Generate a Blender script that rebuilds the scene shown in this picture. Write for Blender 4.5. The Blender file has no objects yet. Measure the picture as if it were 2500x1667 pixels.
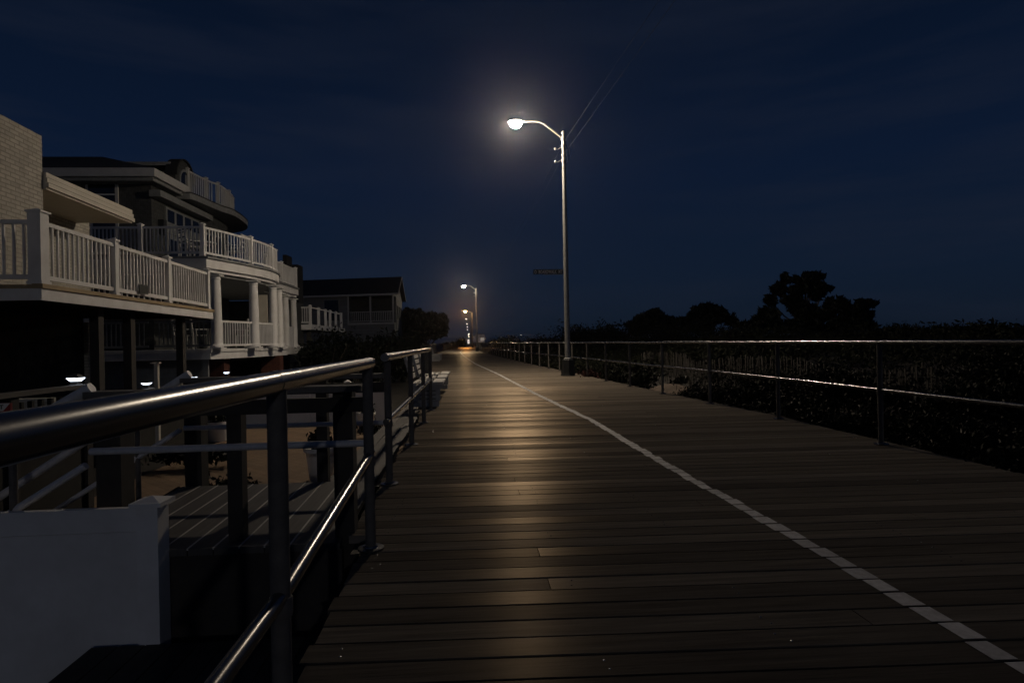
import bpy, math, random
from math import sin, cos, pi, radians as R
from mathutils import Vector, noise
random.seed(7)
S = bpy.context.scene
COL = S.collection

# ---------------------------------------------------------------- camera
F_PX, CX, CY = 1490.0, 1250.0, 833.5        # focal length and centre, in pixels of the 2500 wide photograph
EYE = Vector((0, 0, 1.13))
YAW, ROLL = math.atan(104 / 1490.0), 0.020
FW = Vector((sin(YAW), cos(YAW), 0))
R0 = Vector((cos(YAW), -sin(YAW), 0)); Z = Vector((0, 0, 1))
CR = R0 * cos(ROLL) - Z * sin(ROLL)
CU = R0 * sin(ROLL) + Z * cos(ROLL)
cd = bpy.data.cameras.new('camera'); cam = bpy.data.objects.new('camera', cd); COL.objects.link(cam)
from mathutils import Matrix
m3 = Matrix((CR, CU, -FW)).transposed()
cam.matrix_world = Matrix.Translation(EYE) @ m3.to_4x4()
cd.sensor_width = 36; cd.lens = F_PX / 2500 * 36; cd.clip_start = 0.05; cd.clip_end = 6000
S.camera = cam
def ray(px, py): return FW * F_PX + CR * (px - CX) + CU * (CY - py)
def W(px, py, X=None, Y=None, z=None):
    """world point seen at a pixel of the photograph, on the plane X=, Y= or z="""
    d = ray(px, py)
    if z is not None: t = (z - EYE.z) / d.z
    elif Y is not None: t = (Y - EYE.y) / d.y
    else: t = (X - EYE.x) / d.x
    return EYE + d * t

# ---------------------------------------------------------------- view, world (night sky)
S.view_settings.view_transform = 'Standard'; S.view_settings.look = 'None'
S.view_settings.exposure = 0; S.view_settings.gamma = 1
S.cycles.use_denoising = True
S.cycles.max_bounces = 5; S.cycles.diffuse_bounces = 2; S.cycles.glossy_bounces = 3
S.cycles.volume_bounces = 0; S.cycles.transparent_max_bounces = 4
S.cycles.sample_clamp_indirect = 4
wd = bpy.data.worlds.new('World'); S.world = wd; wd.use_nodes = True
nt = wd.node_tree; nt.nodes.clear()
def wn(t, **k):
    n = nt.nodes.new(t)
    for a, b in k.items(): setattr(n, a, b)
    return n
tc = wn('ShaderNodeTexCoord'); sep = wn('ShaderNodeSeparateXYZ'); nt.links.new(tc.outputs['Generated'], sep.inputs[0])
ramp = wn('ShaderNodeValToRGB')
cr = ramp.color_ramp
cr.elements[0].position = 0.0; cr.elements[0].color = (0.0060, 0.0112, 0.0215, 1)
cr.elements[1].position = 0.62; cr.elements[1].color = (0.0015, 0.0040, 0.0118, 1)
e = cr.elements.new(0.10); e.color = (0.0050, 0.0112, 0.0262, 1)
e = cr.elements.new(0.25); e.color = (0.0036, 0.0094, 0.0272, 1)
e = cr.elements.new(0.42); e.color = (0.0025, 0.0068, 0.0200, 1)
nt.links.new(sep.outputs[2], ramp.inputs[0])
mp = wn('ShaderNodeMapping'); mp.inputs['Scale'].default_value = (1.2, 1.2, 9.0); mp.inputs['Rotation'].default_value = (0.03, 0.05, 0.3)
nt.links.new(tc.outputs['Generated'], mp.inputs[0])
nz = wn('ShaderNodeTexNoise'); nz.inputs['Scale'].default_value = 2.3; nz.inputs['Detail'].default_value = 7; nz.inputs['Roughness'].default_value = 0.55
nt.links.new(mp.outputs[0], nz.inputs['Vector'])
r2 = wn('ShaderNodeValToRGB'); r2.color_ramp.elements[0].position = 0.42; r2.color_ramp.elements[1].position = 0.72
nt.links.new(nz.outputs[0], r2.inputs[0])
mx = wn('ShaderNodeMix', data_type='RGBA'); mx.inputs[7].default_value = (0.0110, 0.0155, 0.0300, 1)
mm = wn('ShaderNodeMath', operation='MULTIPLY'); mm.inputs[1].default_value = 0.42
nt.links.new(r2.outputs[0], mm.inputs[0]); nt.links.new(mm.outputs[0], mx.inputs[0]); nt.links.new(ramp.outputs[0], mx.inputs[6])
bg = wn('ShaderNodeBackground'); bg.inputs[1].default_value = 1.0
nt.links.new(mx.outputs[2], bg.inputs[0])
wo = wn('ShaderNodeOutputWorld'); nt.links.new(bg.outputs[0], wo.inputs[0])

# ---------------------------------------------------------------- mesh helpers
class MB:
    def __init__(s): s.v = []; s.f = []; s.t = []; s.tone = None
    def add(s, vs, fs, tone=None):
        o = len(s.v); s.v += [Vector(p) for p in vs]; s.f += [[i + o for i in f] for f in fs]
        s.t += [0.5 if tone is None else tone] * len(fs); return s
    def hexa(s, p, tone=None):      # 8 points: bottom ring then top ring
        return s.add(p, [(3, 2, 1, 0), (4, 5, 6, 7), (0, 1, 5, 4), (1, 2, 6, 5), (2, 3, 7, 6), (3, 0, 4, 7)], tone)
    def box(s, x0, x1, y0, y1, z0, z1, tone=None):
        return s.hexa([(x0, y0, z0), (x1, y0, z0), (x1, y1, z0), (x0, y1, z0), (x0, y0, z1), (x1, y0, z1), (x1, y1, z1), (x0, y1, z1)], tone)
    def bar(s, a, b, w, h, up=Z, tone=None):   # rectangular bar from a to b; a, b on its centre line
        a = Vector(a); b = Vector(b); d = (b - a).normalized(); r = d.cross(up)
        if r.length < 1e-4: r = Vector((1, 0, 0))
        r.normalize(); u = r.cross(d).normalized(); r *= w / 2; u *= h / 2
        return s.hexa([a - r - u, a + r - u, b + r - u, b - r - u, a - r + u, a + r + u, b + r + u, b - r + u], tone)
    def prism(s, poly, z0, z1, tone=None):
        n = len(poly)
        vs = [(p[0], p[1], z0) for p in poly] + [(p[0], p[1], z1) for p in poly]
        return s.add(vs, [list(range(n))[::-1], list(range(n, 2 * n))] + [(i, (i + 1) % n, n + (i + 1) % n, n + i) for i in range(n)], tone)
    def tube(s, pts, r, n=12, cap=True, tone=None):
        pts = [Vector(p) for p in pts]; rs = r if isinstance(r, (list, tuple)) else [r] * len(pts)
        o = len(s.v); ref = None
        for i, p in enumerate(pts):
            d = (pts[min(i + 1, len(pts) - 1)] - pts[max(i - 1, 0)]).normalized()
            if ref is None: ref = d.orthogonal().normalized()
            ref = (ref - d * ref.dot(d)).normalized(); q = d.cross(ref)
            for k in range(n):
                a = 2 * pi * k / n; s.v.append(p + (ref * cos(a) + q * sin(a)) * rs[i])
        for i in range(len(pts) - 1):
            for k in range(n):
                a = o + i * n + k; b = o + i * n + (k + 1) % n
                s.f.append([a, b, b + n, a + n]); s.t.append(0.5 if tone is None else tone)
        if cap:
            s.f.append(list(range(o, o + n))[::-1]); s.f.append(list(range(o + (len(pts) - 1) * n, o + len(pts) * n))); s.t += [.5, .5]
        return s
    def lathe(s, c, prof, n=20):
        c = Vector(c); o = len(s.v)
        for (r, z) in prof:
            for k in range(n):
                a = 2 * pi * k / n; s.v.append(c + Vector((r * cos(a), r * sin(a), z)))
        for i in range(len(prof) - 1):
            for k in range(n):
                a = o + i * n + k; b = o + i * n + (k + 1) % n
                s.f.append([a, b, b + n, a + n]); s.t.append(.5)
        s.f.append(list(range(o, o + n))[::-1]); s.f.append(list(range(o + (len(prof) - 1) * n, o + len(prof) * n))); s.t += [.5, .5]
        return s
    def leaves(s, c, rad, n, size, shell=0.55, seed=None, asp=1.8):
        rnd = random.Random(seed if seed is not None else random.random())
        c = Vector(c)
        for i in range(n):
            while True:
                p = Vector((rnd.uniform(-1, 1), rnd.uniform(-1, 1), rnd.uniform(-1, 1)))
                l = p.length
                if 0.05 < l < 1: break
            p = p / l * (shell + (1 - shell) * rnd.random()) * (0.75 + 0.35 * noise.noise(Vector((p.x * 2 / l + c.x, p.y * 2 / l + c.y, p.z * 2 / l + c.z))) * 2)
            q = c + Vector((p.x * rad[0], p.y * rad[1], p.z * rad[2]))
            d = Vector((rnd.gauss(0, 1), rnd.gauss(0, 1), rnd.gauss(0, 1) * .7 + .3)).normalized()
            e = d.orthogonal().normalized(); g = d.cross(e)
            a = rnd.random() * 6.28; e, g = e * cos(a) + g * sin(a), g * cos(a) - e * sin(a)
            sz = size * rnd.uniform(.6, 1.4)
            o = len(s.v)
            s.v += [q - e * sz * asp * .5, q + g * sz * .35, q + e * sz * asp * .5, q - g * sz * .35]
            s.f.append([o, o + 1, o + 2, o + 3]); s.t.append(rnd.random())
        return s
    def build(s, name, mat, parent=None, smooth=False, loc=None, label=None, cat=None, group=None, kind=None):
        base = Vector((0, 0, 0))
        if parent is not None:
            q = parent
            while q is not None: base += q.location; q = q.parent
        org = Vector(loc) if loc is not None else base
        me = bpy.data.meshes.new(name)
        me.from_pydata([tuple(p - org) for p in s.v], [], s.f); me.update()
        at = me.attributes.new('tone', 'FLOAT', 'FACE'); at.data.foreach_set('value', s.t)
        me.materials.append(mat)
        if smooth:
            me.polygons.foreach_set('use_smooth', [True] * len(me.polygons))
            try: me.set_sharp_from_angle(angle=R(40))
            except Exception: pass
        o = bpy.data.objects.new(name, me); COL.objects.link(o)
        if parent is not None: o.parent = parent; o.location = org - base
        else: o.location = org
        tag(o, label, cat, group, kind)
        return o
def tag(o, label=None, cat=None, group=None, kind=None):
    if label: o['label'] = label
    if cat: o['category'] = cat
    if group: o['group'] = group
    if kind: o['kind'] = kind
    return o
def thing(name, loc, label, cat, group=None):
    o = bpy.data.objects.new(name, None); COL.objects.link(o); o.location = loc
    o.empty_display_size = .2
    return tag(o, label, cat, group)
def copy_tree(o, parent=None):
    c = o.copy(); COL.objects.link(c); c.parent = parent
    for ch in [x for x in S.objects if x.parent == o]: copy_tree(ch, c)
    return c

# ---------------------------------------------------------------- materials
def mat(name, col, rough=.7, metal=0, var=.25, scale=6, bump=0, stretch=(1, 1, 1), col2=None, tone=0, spec=.5, pattern=None, bscale=None, aniso=None, tint=None, rv=.12):
    m = bpy.data.materials.new(name); m.use_nodes = True; t = m.node_tree; N = t.nodes; L = t.links
    b = N['Principled BSDF']; b.inputs['Metallic'].default_value = metal
    b.inputs['Specular IOR Level'].default_value = spec
    if aniso:          # worn boards: matt wood with a faint warm sheen drawn out across the grain
        gl = N.new('ShaderNodeBsdfAnisotropic'); gl.inputs['Anisotropy'].default_value = aniso[0]; cv = N.new('ShaderNodeCombineXYZ')
        for i_ in range(3): cv.inputs[i_].default_value = aniso[1][i_]
        L.new(cv.outputs[0], gl.inputs['Tangent']); gl.inputs['Color'].default_value = tint; gl.inputs['Roughness'].default_value = aniso[2]
        fr = N.new('ShaderNodeFresnel'); fr.inputs[0].default_value = 1.33; fm = N.new('ShaderNodeMath'); fm.operation = 'MULTIPLY'; fm.inputs[1].default_value = aniso[3]
        pw = N.new('ShaderNodeMath'); pw.operation = 'POWER'; pw.inputs[1].default_value = 1.35; L.new(fr.outputs[0], pw.inputs[0])
        at_ = N.new('ShaderNodeAttribute'); at_.attribute_name = 'tone'; wv = N.new('ShaderNodeTexWhiteNoise'); wv.noise_dimensions = '1D'; L.new(at_.outputs['Fac'], wv.inputs['W'])
        vm = N.new('ShaderNodeMapRange'); vm.inputs[3].default_value = .25; vm.inputs[4].default_value = 1.75; L.new(wv.outputs['Value'], vm.inputs[0])
        pm = N.new('ShaderNodeMath'); pm.operation = 'MULTIPLY'; L.new(pw.outputs[0], pm.inputs[0]); L.new(vm.outputs[0], pm.inputs[1])
        L.new(pm.outputs[0], fm.inputs[0]); ms = N.new('ShaderNodeMixShader'); L.new(fm.outputs[0], ms.inputs[0])
        L.new(b.outputs[0], ms.inputs[1]); L.new(gl.outputs[0], ms.inputs[2]); L.new(ms.outputs[0], N['Material Output'].inputs['Surface'])
    co = N.new('ShaderNodeTexCoord'); mp = N.new('ShaderNodeMapping'); mp.inputs['Scale'].default_value = stretch
    geo = N.new('ShaderNodeNewGeometry'); L.new(geo.outputs['Position'], mp.inputs[0])
    n = N.new('ShaderNodeTexNoise'); n.inputs['Scale'].default_value = scale; n.inputs['Detail'].default_value = 6
    n.inputs['Roughness'].default_value = .65
    L.new(mp.outputs[0], n.inputs['Vector'])
    c2 = col2 or tuple(c * .45 for c in col)
    mixn = N.new('ShaderNodeMix'); mixn.data_type = 'RGBA'
    mixn.inputs[6].default_value = (*col, 1); mixn.inputs[7].default_value = (*c2, 1)
    mr = N.new('ShaderNodeMapRange'); mr.inputs[1].default_value = .3; mr.inputs[2].default_value = .75; mr.inputs[4].default_value = min(1, var * 2.2)
    L.new(n.outputs[0], mr.inputs[0]); L.new(mr.outputs[0], mixn.inputs[0])
    out = mixn.outputs[2]; hgt = n.outputs[0]
    if tone:
        a = N.new('ShaderNodeAttribute'); a.attribute_name = 'tone'
        mt = N.new('ShaderNodeMapRange'); mt.inputs[3].default_value = 1 - tone; mt.inputs[4].default_value = 1 + tone
        L.new(a.outputs['Fac'], mt.inputs[0])
        mul = N.new('ShaderNodeVectorMath'); mul.operation = 'SCALE'
        L.new(out, mul.inputs[0]); L.new(mt.outputs[0], mul.inputs['Scale']); out = mul.outputs[0]
    if pattern:      # brick / shingle / lap courses by world height and run
        sp = N.new('ShaderNodeSeparateXYZ'); L.new(geo.outputs['Position'], sp.inputs[0])
        ad = N.new('ShaderNodeMath'); ad.operation = 'ADD'; L.new(sp.outputs[0], ad.inputs[0]); L.new(sp.outputs[1], ad.inputs[1])
        cb = N.new('ShaderNodeCombineXYZ'); L.new(ad.outputs[0], cb.inputs[0]); L.new(sp.outputs[2], cb.inputs[1])
        br = N.new('ShaderNodeTexBrick'); L.new(cb.outputs[0], br.inputs['Vector'])
        bw, bh, ms = pattern; br.inputs['Scale'].default_value = 1
        br.inputs['Brick Width'].default_value = bw; br.inputs['Row Height'].default_value = bh; br.inputs['Mortar Size'].default_value = ms
        br.inputs['Mortar Smooth'].default_value = .3
        br.inputs['Color1'].default_value = (1, 1, 1, 1); br.inputs['Color2'].default_value = (.72, .72, .72, 1); br.inputs['Mortar'].default_value = (.5, .5, .5, 1)
        mul = N.new('ShaderNodeMix'); mul.data_type = 'RGBA'; mul.blend_type = 'MULTIPLY'; mul.inputs[0].default_value = .8
        L.new(out, mul.inputs[6]); L.new(br.outputs['Color'], mul.inputs[7]); out = mul.outputs[2]
        sb = N.new('ShaderNodeMath'); sb.operation = 'SUBTRACT'; L.new(n.outputs[0], sb.inputs[0]); L.new(br.outputs['Fac'], sb.inputs[1]); hgt = sb.outputs[0]
        bump = bump or .6
    L.new(out, b.inputs['Base Color'])
    rr = N.new('ShaderNodeMapRange'); rr.inputs[3].default_value = max(.05, rough - rv); rr.inputs[4].default_value = min(1, rough + rv)
    L.new(n.outputs[0], rr.inputs[0]); L.new(rr.outputs[0], b.inputs['Roughness'])
    if bump:
        bp = N.new('ShaderNodeBump'); bp.inputs['Strength'].default_value = bump; bp.inputs['Distance'].default_value = .012
        L.new(hgt, bp.inputs['Height']); L.new(bp.outputs[0], b.inputs['Normal'])
    return m
def emit(name, col, s):
    m = bpy.data.materials.new(name); m.use_nodes = True; N = m.node_tree.nodes
    b = N['Principled BSDF']; b.inputs['Base Color'].default_value = (.8, .8, .8, 1)
    b.inputs['Emission Color'].default_value = (*col, 1); b.inputs['Emission Strength'].default_value = s
    return m
M = dict(
    plank=mat('boardwalk_plank', (.150, .132, .110), spec=0, rough=.8, var=.5, scale=5, stretch=(.35, 6, 1), tone=.30, bump=.6, aniso=(.36, (1, 0, 0), .37, .205), tint=(1, .80, .58, 1)),
    paint=mat('worn_white_paint', (.60, .59, .58), rough=.6, var=.3, scale=25, col2=(.22, .2, .18), tone=.15),
    steel=mat('galvanised_pipe', (.20, .20, .20), rough=.25, metal=.9, var=.12, scale=4, rv=.03),
    pale=mat('pale_grey_pipe', (.62, .62, .64), rough=.5, var=.2, scale=20),
    btimber_shade=mat('black_timber_and_shade', (.02, .019, .017), rough=.85, var=.3),
    pole=mat('galvanised_pole', (.32, .32, .31), rough=.5, metal=.35, var=.3, scale=9),
    post=mat('rail_post_metal', (.14, .13, .12), rough=.65, spec=.2, metal=0, var=.3, scale=20),
    vinyl=mat('white_vinyl', (.80, .80, .80), rough=.5, var=.3, scale=2.2, col2=(.50, .49, .47)),
    cream=mat('cream_painted_brick', (.56, .53, .46), rough=.8, var=.2, scale=5, pattern=(.23, .078, .012)),
    creamt=mat('cream_trim', (.58, .545, .47), rough=.6, var=.12, scale=4),
    tan=mat('tan_deck_edge', (.40, .30, .17), rough=.7, var=.3, scale=9, stretch=(1, .2, 1)),
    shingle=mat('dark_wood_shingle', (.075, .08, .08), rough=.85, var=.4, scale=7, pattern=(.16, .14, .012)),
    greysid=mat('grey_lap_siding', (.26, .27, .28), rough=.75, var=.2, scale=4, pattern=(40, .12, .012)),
    trim=mat('white_trim', (.50, .50, .49), rough=.55, var=.15, scale=4),
    dtrim=mat('weathered_grey_trim', (.24, .25, .25), rough=.7, var=.3, scale=5),
    roof=mat('dark_asphalt_shingle', (.018, .018, .019), rough=.9, var=.3, scale=12, pattern=(.3, .16, .01)),
    wood=mat('weathered_timber', (.13, .12, .105), rough=.7, var=.4, scale=6, stretch=(1, .3, 1), tone=.2, bump=.3),
    dwood=mat('dark_timber', (.045, .04, .035), rough=.8, var=.4, scale=6, bump=.3, tone=.2),
    landing=mat('grey_composite_board', (.085, .08, .075), rough=.6, var=.3, scale=6, stretch=(5, .4, 1), tone=.2, bump=.2),
    brick=mat('red_brick', (.12, .04, .025), rough=.85, var=.3, scale=6, pattern=(.22, .075, .012)),
    brown=mat('brown_paving', (.23, .155, .095), rough=.85, var=.3, scale=3, pattern=(.2, .1, .006)),
    sand=mat('dune_sand', (.15, .11, .08), rough=.95, var=.45, scale=2, bump=.6),
    ground=mat('dark_sandy_ground', (.02, .017, .013), rough=.95, var=.5, scale=1.2, bump=.5),
    leaf=mat('dark_green_leaf', (.006, .009, .005), rough=.6, var=.3, scale=4, tone=.6, spec=.2),
    leaf2=mat('dune_shrub_leaf', (.013, .015, .009), rough=.6, var=.3, scale=4, tone=.5, spec=.1),
    lit_leaf=mat('orange_lamp_lit_leaf', (.20, .11, .05), rough=.6, var=.3, scale=4, tone=.5),  # orange lamplight put into the leaf colour of the far bushes
    petal=mat('dark_red_petal', (.07, .012, .01), rough=.5, var=.3, scale=9, tone=.5),
    bark=mat('bark', (.06, .05, .04), rough=.9, var=.4, scale=9),
    glass=mat('dark_window_glass', (.012, .014, .018), rough=.08, var=.1, spec=.8),
    concrete=mat('grey_concrete', (.40, .40, .40), rough=.85, var=.3, scale=8, bump=.2),
    black=mat('black_metal', (.02, .022, .022), rough=.5, var=.3),
    sign=mat('black_sign_plate', (.012, .018, .016), rough=.5, var=.2),
    letter=mat('sign_letter_white', (.65, .65, .63), rough=.5, var=.1),
    red=mat('red_sign_panel', (.30, .02, .02), rough=.5, var=.2),
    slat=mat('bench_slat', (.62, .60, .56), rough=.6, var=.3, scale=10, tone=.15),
    fencepale=mat('sand_fence_slat', (.05, .044, .038), rough=.85, var=.4, scale=12, tone=.3),
    bolt=mat('shiny_screw_head', (.7, .7, .7), rough=.25, metal=1, var=.1),
    beige=mat('beige_stucco', (.5, .43, .36), rough=.8, var=.2, scale=1),
)
LAMP1 = emit('warm_lamp_glass', (1.0, .825, .62), 1620)
LAMP2 = emit('warm_white_lamp_glass', (1.0, .86, .62), 1000)
LAMP3 = emit('sodium_lamp_glass', (1.0, .48, .14), 2200)
LAMPB = emit('cool_white_lamp_glass', (.93, .92, .98), 1750)
LAMPF = emit('far_white_lamp_glass', (1.0, .88, .72), 6)
SOLAR = emit('cool_white_led', (.75, .85, 1.0), 5)

# ---------------------------------------------------------------- the walk: gentle bend to the left
_S = [(-80, 4.2), (-40, 1.8), (-15, .3), (0, 0), (8.5, 0), (13, -.33), (21, -.74), (32, -1.47), (51, -2.25), (70, -2.82), (86, -2.85), (120, -2.8), (160, -2.7), (900, -2.7)]
def shift(y):
    for (a, b), (c, d) in zip(_S, _S[1:]):
        if y <= c:
            t = max(0, (y - a) / (c - a)); return b + (d - b) * t
    return _S[-1][1]
EL, ER = -.74, 4.36       # deck edges left and right, before the bend

# ground: one sheet out to the horizon, low on the house side, near deck level on the dune side
def gh(x, y):
    s = shift(min(max(y, -80), 880))
    a = x - s
    if a < EL - .3: h = -1.0
    elif a < EL + .8: h = -1.0
    elif a < ER - .4: h = -1.0 + (.62) * (a - EL - .8) / (ER - .4 - EL - .8)
    else: h = -.38 + min(1, (a - ER + .4) / 1.2) * .28
    if a > ER - .4:
        k = min(1, (a - ER + .4) / 3)
        h += k * .22 * noise.noise(Vector((x * .45, y * .45, 0))) + .05 * noise.noise(Vector((x * 2.1, y * 2.1, 4)))
        if a > 9: h += min(1.2, (a - 9) * .06)
        if a > 60: h -= min(2.2, (a - 60) * .05)
    return h
xs = [-3000, -800, -300, -120, -60, -35, -20, -14] + [-10 + .5 * i for i in range(60)] + [21, 23, 26, 30, 36, 45, 60, 90, 150, 400, 1200, 3000]
ys = [-400, -120, -60, -30, -15, -8] + [-4 + .5 * i for i in range(90)] + [42 + 2 * i for i in range(30)] + [105, 115, 130, 150, 180, 230, 300, 420, 600, 900, 1500, 4000]
g = MB(); nx = len(xs)
g.v = [Vector((x, y, gh(x, y))) for y in ys for x in xs]
for j in range(len(ys) - 1):
    for i in range(nx - 1):
        a = j * nx + i; g.f.append([a, a + 1, a + nx + 1, a + nx]); g.t.append(.5)
g.build('ground', M['ground'], smooth=True, kind='structure')

# boardwalk: real planks near the camera, a sheet with a plank pattern farther out
SK = math.tan(R(2.3))     # the planks lie a little askew
SKR = SK
bw = MB(); pl = MB(); sc = MB(); rnd = random.Random(3)
P = .1445; y = -1.2; k = 0
LINE_W = .088
def lineX(y):
    t = [(-2, 1.85), (2, 1.835), (3.5, 1.80), (4.2, 1.765), (6, 1.72), (9, 1.69), (13, 1.72), (30, 1.75), (999, 1.75)]
    for (a, b), (c, d) in zip(t, t[1:]):
        if y <= c: return b + (d - b) * (y - a) / (c - a)
while y < 62:
    g0 = .013 if y < 9 else .011
    w = P - g0
    s = shift(y); x0 = (-.61 if y < 3.5 else EL + s) + rnd.uniform(-.02, .02); x1 = ER + s + rnd.uniform(-.03, .03)
    dz = rnd.uniform(-.0011, .0011); tn = min(1, max(0, rnd.gauss(.5, .27)))
    tl = rnd.uniform(-.0008, .0008)
    def yy(x, b): return y + b - SK * (x - s - 1.8)
    nseg = 1
    joints = [x0, x1]
    if k % 3 == 0 and y < 30: joints = [x0, s + rnd.choice([.35, 1.55, 2.75]), x1]
    for a, b in zip(joints, joints[1:]):
        t2 = min(1, max(0, tn + (rnd.uniform(-.15, .15) if len(joints) > 2 else 0)))
        b2 = b - (.004 if b != x1 else 0)
        bw.hexa([(a, yy(a, 0), -.045), (b2, yy(b2, 0), -.045), (b2, yy(b2, w), -.045), (a, yy(a, w), -.045),
                 (a, yy(a, 0), dz - tl), (b2, yy(b2, 0), dz - tl), (b2, yy(b2, w), dz + tl), (a, yy(a, w), dz + tl)], t2)
    lx = lineX(y) + s + rnd.uniform(-.009, .009); ym = y + w / 2 - SK * (-.05)
    l0 = lx - LINE_W / 2 + rnd.uniform(-.008, .008); l1 = lx + LINE_W / 2 + rnd.uniform(-.008, .008)
    ds = (shift(y + P) - s)
    if k not in (19, 15):
        pl.add([(l0, yy(l0, .002), dz + .0035), (l1, yy(l1, .002), dz + .0035), (l1 + ds, yy(l1, w - .002), dz + .0035), (l0 + ds, yy(l0, w - .002), dz + .0035)], [(0, 1, 2, 3)], rnd.random())
    else:       # a worn bare patch inside the line
        for (u0, u1, v0, v1) in ((0, .28, 0, 1), (.80, 1, 0, 1), (.28, .80, 0, .18), (.28, .80, .86, 1)):
            A = l0 + (l1 - l0) * u0; B = l0 + (l1 - l0) * u1
            pl.add([(A, yy(A, .002 + v0 * w * .96), dz + .0035), (B, yy(B, .002 + v0 * w * .96), dz + .0035), (B, yy(B, .002 + v1 * w * .96), dz + .0035), (A, yy(A, .002 + v1 * w * .96), dz + .0035)], [(0, 1, 2, 3)], rnd.random())
    if y < 11:
        for jx in (-.5, .45, 1.15, 2.4, 3.4, 4.2):
            if rnd.random() < .4:
                for fr in (.28, .72):
                    cx = jx + s + rnd.uniform(-.02, .02); c = (cx, yy(cx, w * fr), dz)
                    sc.lathe(c, [(.0045, 0), (.0045, .0016), (.002, .0026)], 8)
    y += P; k += 1
yend = y
ysx = [yend, 70, 78, 86, 100, 120, 140, 160, 200, 260, 330, 420, 600]
bw.add([(shift(v) + e, v, z) for v in ysx for (e, z) in ((EL, 0), (ER, 0))], [(2 * i, 2 * i + 1, 2 * i + 3, 2 * i + 2) for i in range(len(ysx) - 1)], .5)
pl.add([(shift(v) + e, v, .0045) for v in ysx for e in (1.69, 1.81)], [(2 * i, 2 * i + 1, 2 * i + 3, 2 * i + 2) for i in range(len(ysx) - 1)], .5)
walk = bw.build('boardwalk', M['plank'], kind='structure')
pl.build('painted_line', M['paint'], kind='structure')
sc.build('screw_heads', M['bolt'], walk)
ed = MB()
for e0 in (EL + .07, ER - .07):
    v = -2.5
    while v < 120:
        a, b = v, (3.5 if v < 3.5 else v + 4); e = e0 if (e0 > 0 or v >= 3.5) else -.57
        ed.bar((shift(a) + e, a, -.16), (shift(b) + e, b, -.16), .05, .22)
        ed.box(shift(a) + e - .1, shift(a) + e + .1, a, a + .2, -1.3, -.27)
        v = b
ed.build('boardwalk_edge_beam', M['dwood'], walk)

# ---------------------------------------------------------------- pipe railings
def pipe_railing(label, xoff, ys_, y0, y1, ztop=1.057, rt=.033, rm=.024, rp=.0285, zmid=.53, mat_posts='post', group=None, step=2.0, curve=True, drop=False):
    def zm(y): return zmid if not drop else (.395 if y < 1.83 else .395 + (.515 - .395) * min(1, (y - 1.83) / 1.6))
    def X(y): return xoff + (shift(y) if curve else 0)
    t = thing('pipe_railing', (X(y0), y0, 0), label, 'railing', group)
    n = max(1, int((y1 - y0) / step)); pts = []
    for i in range(n + 1):
        yv = y0 + (y1 - y0) * i / n
        pts.append((X(yv), yv, ztop - rt + (0.012 * noise.noise(Vector((yv * .35, xoff, 0))) if curve else 0)))
    MB().tube(pts, rt, 20).build('top_rail', M['steel'], t, smooth=True)
    if drop: pts = [(X(q), q, ztop - rt) for q in (y0, 0, 1.2, 1.75, 1.9, 2.6, 3.42, y1)]
    MB().tube([(p[0], p[1], zm(p[1]) + p[2] - (ztop - rt)) for p in pts], rm, 16).build('mid_rail', M['steel'], t, smooth=True)
    for yv in ys_:
        x = X(yv); mb = MB(); zk = zm(yv)
        mb.tube([(x, yv, .01), (x, yv, ztop - 2 * rt + .012)], rp, 16)
        p = mb.build('post', M[mat_posts], t, smooth=True)
        MB().lathe((x, yv, 0), [(.072, .001), (.072, .010), (rp + .012, .013), (rp + .008, .022)], 18).build('base_flange', M['steel'], p, smooth=True)
        if not curve: MB().tube([(x, yv - .032, ztop - rt), (x, yv + .032, ztop - rt)], rt + .0016, 20).build('rail_sleeve', M['steel'], p, smooth=True)
        MB().lathe((x, yv, zk - rm - .03), [(rp + .004, 0), (rp + .006, .006), (rp + .006, .05), (rp + .004, .056)], 14).build('rail_collar', M['post'], p, smooth=True)
    return t
pipe_railing('long steel pipe railing along the dune side of the boardwalk, right of the lamp posts', 4.19, [5.98 + 2.08 * i for i in range(-3, 44)], -3, 98, group='pipe railings along the boardwalk', rt=.024, rm=.019, rp=.026, ztop=1.07, zmid=.56)
pipe_railing('thick steel pipe railing closest to the camera, filling the lower left', -.566, [-2.9, -1.35, .22, 1.83, 3.42], -3.2, 3.50, group='pipe railings along the boardwalk', curve=False, zmid=.49, drop=True)
pipe_railing('short steel pipe railing beyond the stair opening, in front of the slatted bench', -.665, [4.98, 6.88, 8.72, 10.3], 4.84, 10.4, group='pipe railings along the boardwalk', curve=False, zmid=.52)
pipe_railing('far steel pipe railing on the house side, behind the second bench', -.60, [15.0 + 2.1 * i for i in range(20)], 14.8, 56, group='pipe railings along the boardwalk', rt=.026, rm=.019, rp=.026)

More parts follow.
